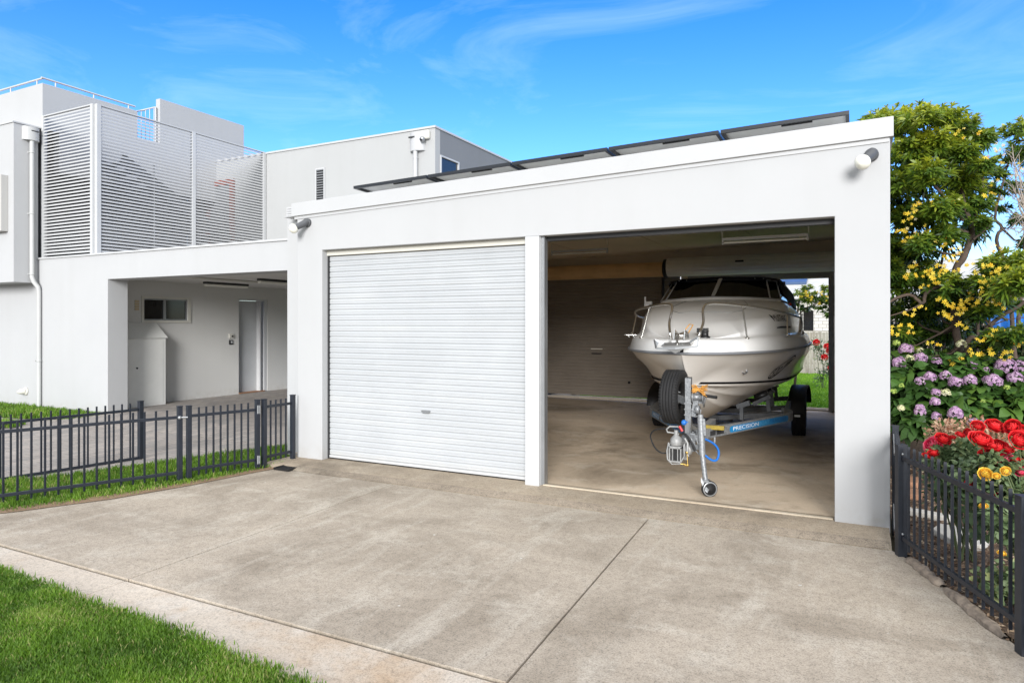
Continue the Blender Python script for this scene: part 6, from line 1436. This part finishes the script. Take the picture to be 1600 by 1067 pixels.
limbs(t, [([(-1.36,17.6,-.05),(-1.30,17.6,.9),(-1.29,17.6,1.7),(-1.26,17.6,2.2),(-1.20,17.6,2.45)], .055, .03), ([(-1.29,17.6,1.9),(-1.05,17.5,2.1),(-.75,17.4,2.2),(-.5,17.4,2.1)], .03, .012)], 12)
cl = [(-1.25,17.6,2.38,.22,.6),(-1.38,17.6,2.2,.16,.5),(-1.10,17.6,2.52,.16,.7),(-1.02,17.5,2.28,.2,.6),(-.80,17.5,2.35,.2,.6),(-.62,17.5,2.50,.2,.7),(-.62,17.4,2.2,.2,.5),(-.80,17.4,2.10,.16,.5),(-.60,17.4,1.95,.15,.45),(-1.15,17.6,2.05,.12,.45),(-.4,17.4,2.3,.25,.5)]
V, F, T_ = rosette_crown(rs, cl, 34, .13, .04, 10); np_mesh('crown', V, F, M['tree_leaf'], T_, t)
blossoms(t, [(-1.02,17.2,2.36,2),(-.95,17.2,2.30,2),(-1.08,17.2,2.44,2),(-.72,17.2,2.42,2),(-1.2,17.2,2.36,1),(-.62,17.1,2.3,2),(-.8,17.2,2.18,1)], 15)
t = thing('rose_bush', (-.85, 20, -.03), 'leggy red rose bush in front of the weathered back fence', 'rose bush'); rs = np.random.RandomState(82); rr = random.Random(5)
V, F, T_ = foliage_cloud(rs, [((-.85,20,.9),(.22,.2,.3),.5),((-.7,20,.5),(.2,.2,.3),.4),((-1.0,20,1.15),(.2,.2,.2),.55),((-.6,20,1.05),(.18,.2,.25),.5),((-.9,20,.3),(.2,.2,.25),.35)], 150, .06, .04, .3, .8, .1, .2); np_mesh('leaves', V, F, M['rose_leaf'], T_, t)
canes(t, (-.85,20,-.03), [(-.9,20,1.2),(-.7,20,1.0),(-.6,20,1.2),(-1.05,20,1.25)], rr)
for p in ((-.78,19.75,.83),(-.66,19.75,1.0),(-.72,19.75,1.12),(-.98,19.75,1.22),(-.62,19.75,.55)): add_bloom(t, p, .065, M['rose_red'], (0,-1,.5), rs)

# ================================================================== SKY, SUN, CAMERA
SUN_EL, SUN_AZ = R(16), R(157)        # azimuth measured from +Y clockwise (behind the camera, to its left)
w = bpy.data.worlds.new('World'); sc.world = w; w.use_nodes = True; nt = w.node_tree
bg = nt.nodes['Background']; sky = nt.nodes.new('ShaderNodeTexSky'); sky.sky_type = 'NISHITA'; sky.sun_disc = False
sky.sun_elevation = SUN_EL; sky.sun_rotation = SUN_AZ; sky.air_density = 1.0; sky.dust_density = .3; sky.ozone_density = 2.0
tc = nt.nodes.new('ShaderNodeTexCoord'); mp = nt.nodes.new('ShaderNodeMapping'); mp.inputs['Scale'].default_value = (1.2, 3.2, 7.0); mp.inputs['Rotation'].default_value = (0, R(14), R(28))
nz = nt.nodes.new('ShaderNodeTexNoise'); nz.inputs['Scale'].default_value = 1.7; nz.inputs['Detail'].default_value = 7; nz.inputs['Roughness'].default_value = .62; nz.inputs['Distortion'].default_value = .8
rp_ = nt.nodes.new('ShaderNodeValToRGB'); rp_.color_ramp.elements[0].position = .48; rp_.color_ramp.elements[1].position = .86
rp_.color_ramp.elements[1].color = (.30, .30, .30, 1); rp_.color_ramp.elements[0].color = (0, 0, 0, 1)
gm = nt.nodes.new('ShaderNodeHueSaturation'); gm.inputs['Saturation'].default_value = 1.15; gm.inputs['Value'].default_value = 1.65; gm.inputs['Hue'].default_value = .505
mx = nt.nodes.new('ShaderNodeMix'); mx.data_type = 'RGBA'; mx.inputs[7].default_value = (5.0, 6.6, 9.0, 1)
L = nt.links
L.new(tc.outputs['Generated'], mp.inputs['Vector']); L.new(mp.outputs[0], nz.inputs['Vector']); L.new(nz.outputs['Fac'], rp_.inputs['Fac'])
L.new(sky.outputs[0], gm.inputs['Color']); ml = nt.nodes.new('ShaderNodeMix'); ml.data_type = 'RGBA'; ml.blend_type = 'MULTIPLY'; ml.inputs[0].default_value = 1; ml.inputs[7].default_value = (.66, .74, 1.02, 1); L.new(gm.outputs[0], ml.inputs[6]); L.new(ml.outputs[2], mx.inputs[6]); L.new(rp_.outputs[0], mx.inputs[0])
# added fill: unseen bright cloud behind the camera, soft neutral light for the facade
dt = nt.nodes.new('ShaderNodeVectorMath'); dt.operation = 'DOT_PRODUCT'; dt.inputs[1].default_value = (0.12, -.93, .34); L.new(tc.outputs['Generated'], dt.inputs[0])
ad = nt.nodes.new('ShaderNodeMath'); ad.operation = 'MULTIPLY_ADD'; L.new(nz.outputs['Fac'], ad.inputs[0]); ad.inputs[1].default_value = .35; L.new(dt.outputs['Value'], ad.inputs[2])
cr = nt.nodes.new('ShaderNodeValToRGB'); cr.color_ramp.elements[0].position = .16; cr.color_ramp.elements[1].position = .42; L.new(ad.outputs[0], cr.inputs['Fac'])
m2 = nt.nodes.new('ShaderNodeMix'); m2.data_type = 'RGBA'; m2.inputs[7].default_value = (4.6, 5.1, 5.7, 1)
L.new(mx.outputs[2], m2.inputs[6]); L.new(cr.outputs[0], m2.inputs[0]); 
# added fill: unseen bright cloud high overhead, above the frame, lights the ground
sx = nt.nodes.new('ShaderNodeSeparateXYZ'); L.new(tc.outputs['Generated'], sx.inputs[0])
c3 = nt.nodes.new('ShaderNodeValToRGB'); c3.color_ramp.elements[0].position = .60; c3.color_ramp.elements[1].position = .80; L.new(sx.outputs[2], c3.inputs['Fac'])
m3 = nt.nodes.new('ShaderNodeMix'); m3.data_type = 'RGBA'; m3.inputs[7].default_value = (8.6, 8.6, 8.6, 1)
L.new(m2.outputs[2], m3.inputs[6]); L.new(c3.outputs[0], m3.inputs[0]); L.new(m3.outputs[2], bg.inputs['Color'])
gr = nt.nodes.new('ShaderNodeValToRGB'); e = gr.color_ramp.elements; e[0].position = 0.0; e[0].color = (1, 1, 1, 1); e.new(.22).color = (.62, .86, 1, 1); e[-1].position = .50; e[-1].color = (.10, .62, .98, 1)
L.new(sx.outputs[2], gr.inputs['Fac']); m4 = nt.nodes.new('ShaderNodeMix'); m4.data_type = 'RGBA'; m4.blend_type = 'MULTIPLY'; m4.inputs[0].default_value = 1
L.new(ml.outputs[2], m4.inputs[6]); L.new(gr.outputs[0], m4.inputs[7]); L.new(m4.outputs[2], mx.inputs[6])
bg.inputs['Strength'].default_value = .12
sd = bpy.data.lights.new('sun', 'SUN'); sd.energy = 2.9; sd.angle = R(24); sd.color = (1.0, .985, .965)
so = bpy.data.objects.new('sun', sd); COL.objects.link(so)
dv = Vector((math.sin(SUN_AZ)*math.cos(SUN_EL), math.cos(SUN_AZ)*math.cos(SUN_EL), math.sin(SUN_EL)))
so.rotation_euler = dv.to_track_quat('Z', 'Y').to_euler(); so.location = (0, -5, 20)

cd = bpy.data.cameras.new('camera'); co = bpy.data.objects.new('camera', cd); COL.objects.link(co)
co.location = (0, 0, 1.7); co.rotation_euler = (R(90), 0, R(27.1))
cd.sensor_width = 36; cd.lens = 36*1055/1600; cd.shift_y = -27/1600; cd.clip_start = .05; cd.clip_end = 2000
sc.camera = co
sc.view_settings.view_transform = 'Standard'; sc.view_settings.look = 'None'; sc.view_settings.gamma = 1; sc.view_settings.exposure = .76
sc.cycles.max_bounces = 8; sc.cycles.diffuse_bounces = 5; sc.cycles.transparent_max_bounces = 12
try: sc.cycles.use_denoising = True
except Exception: pass
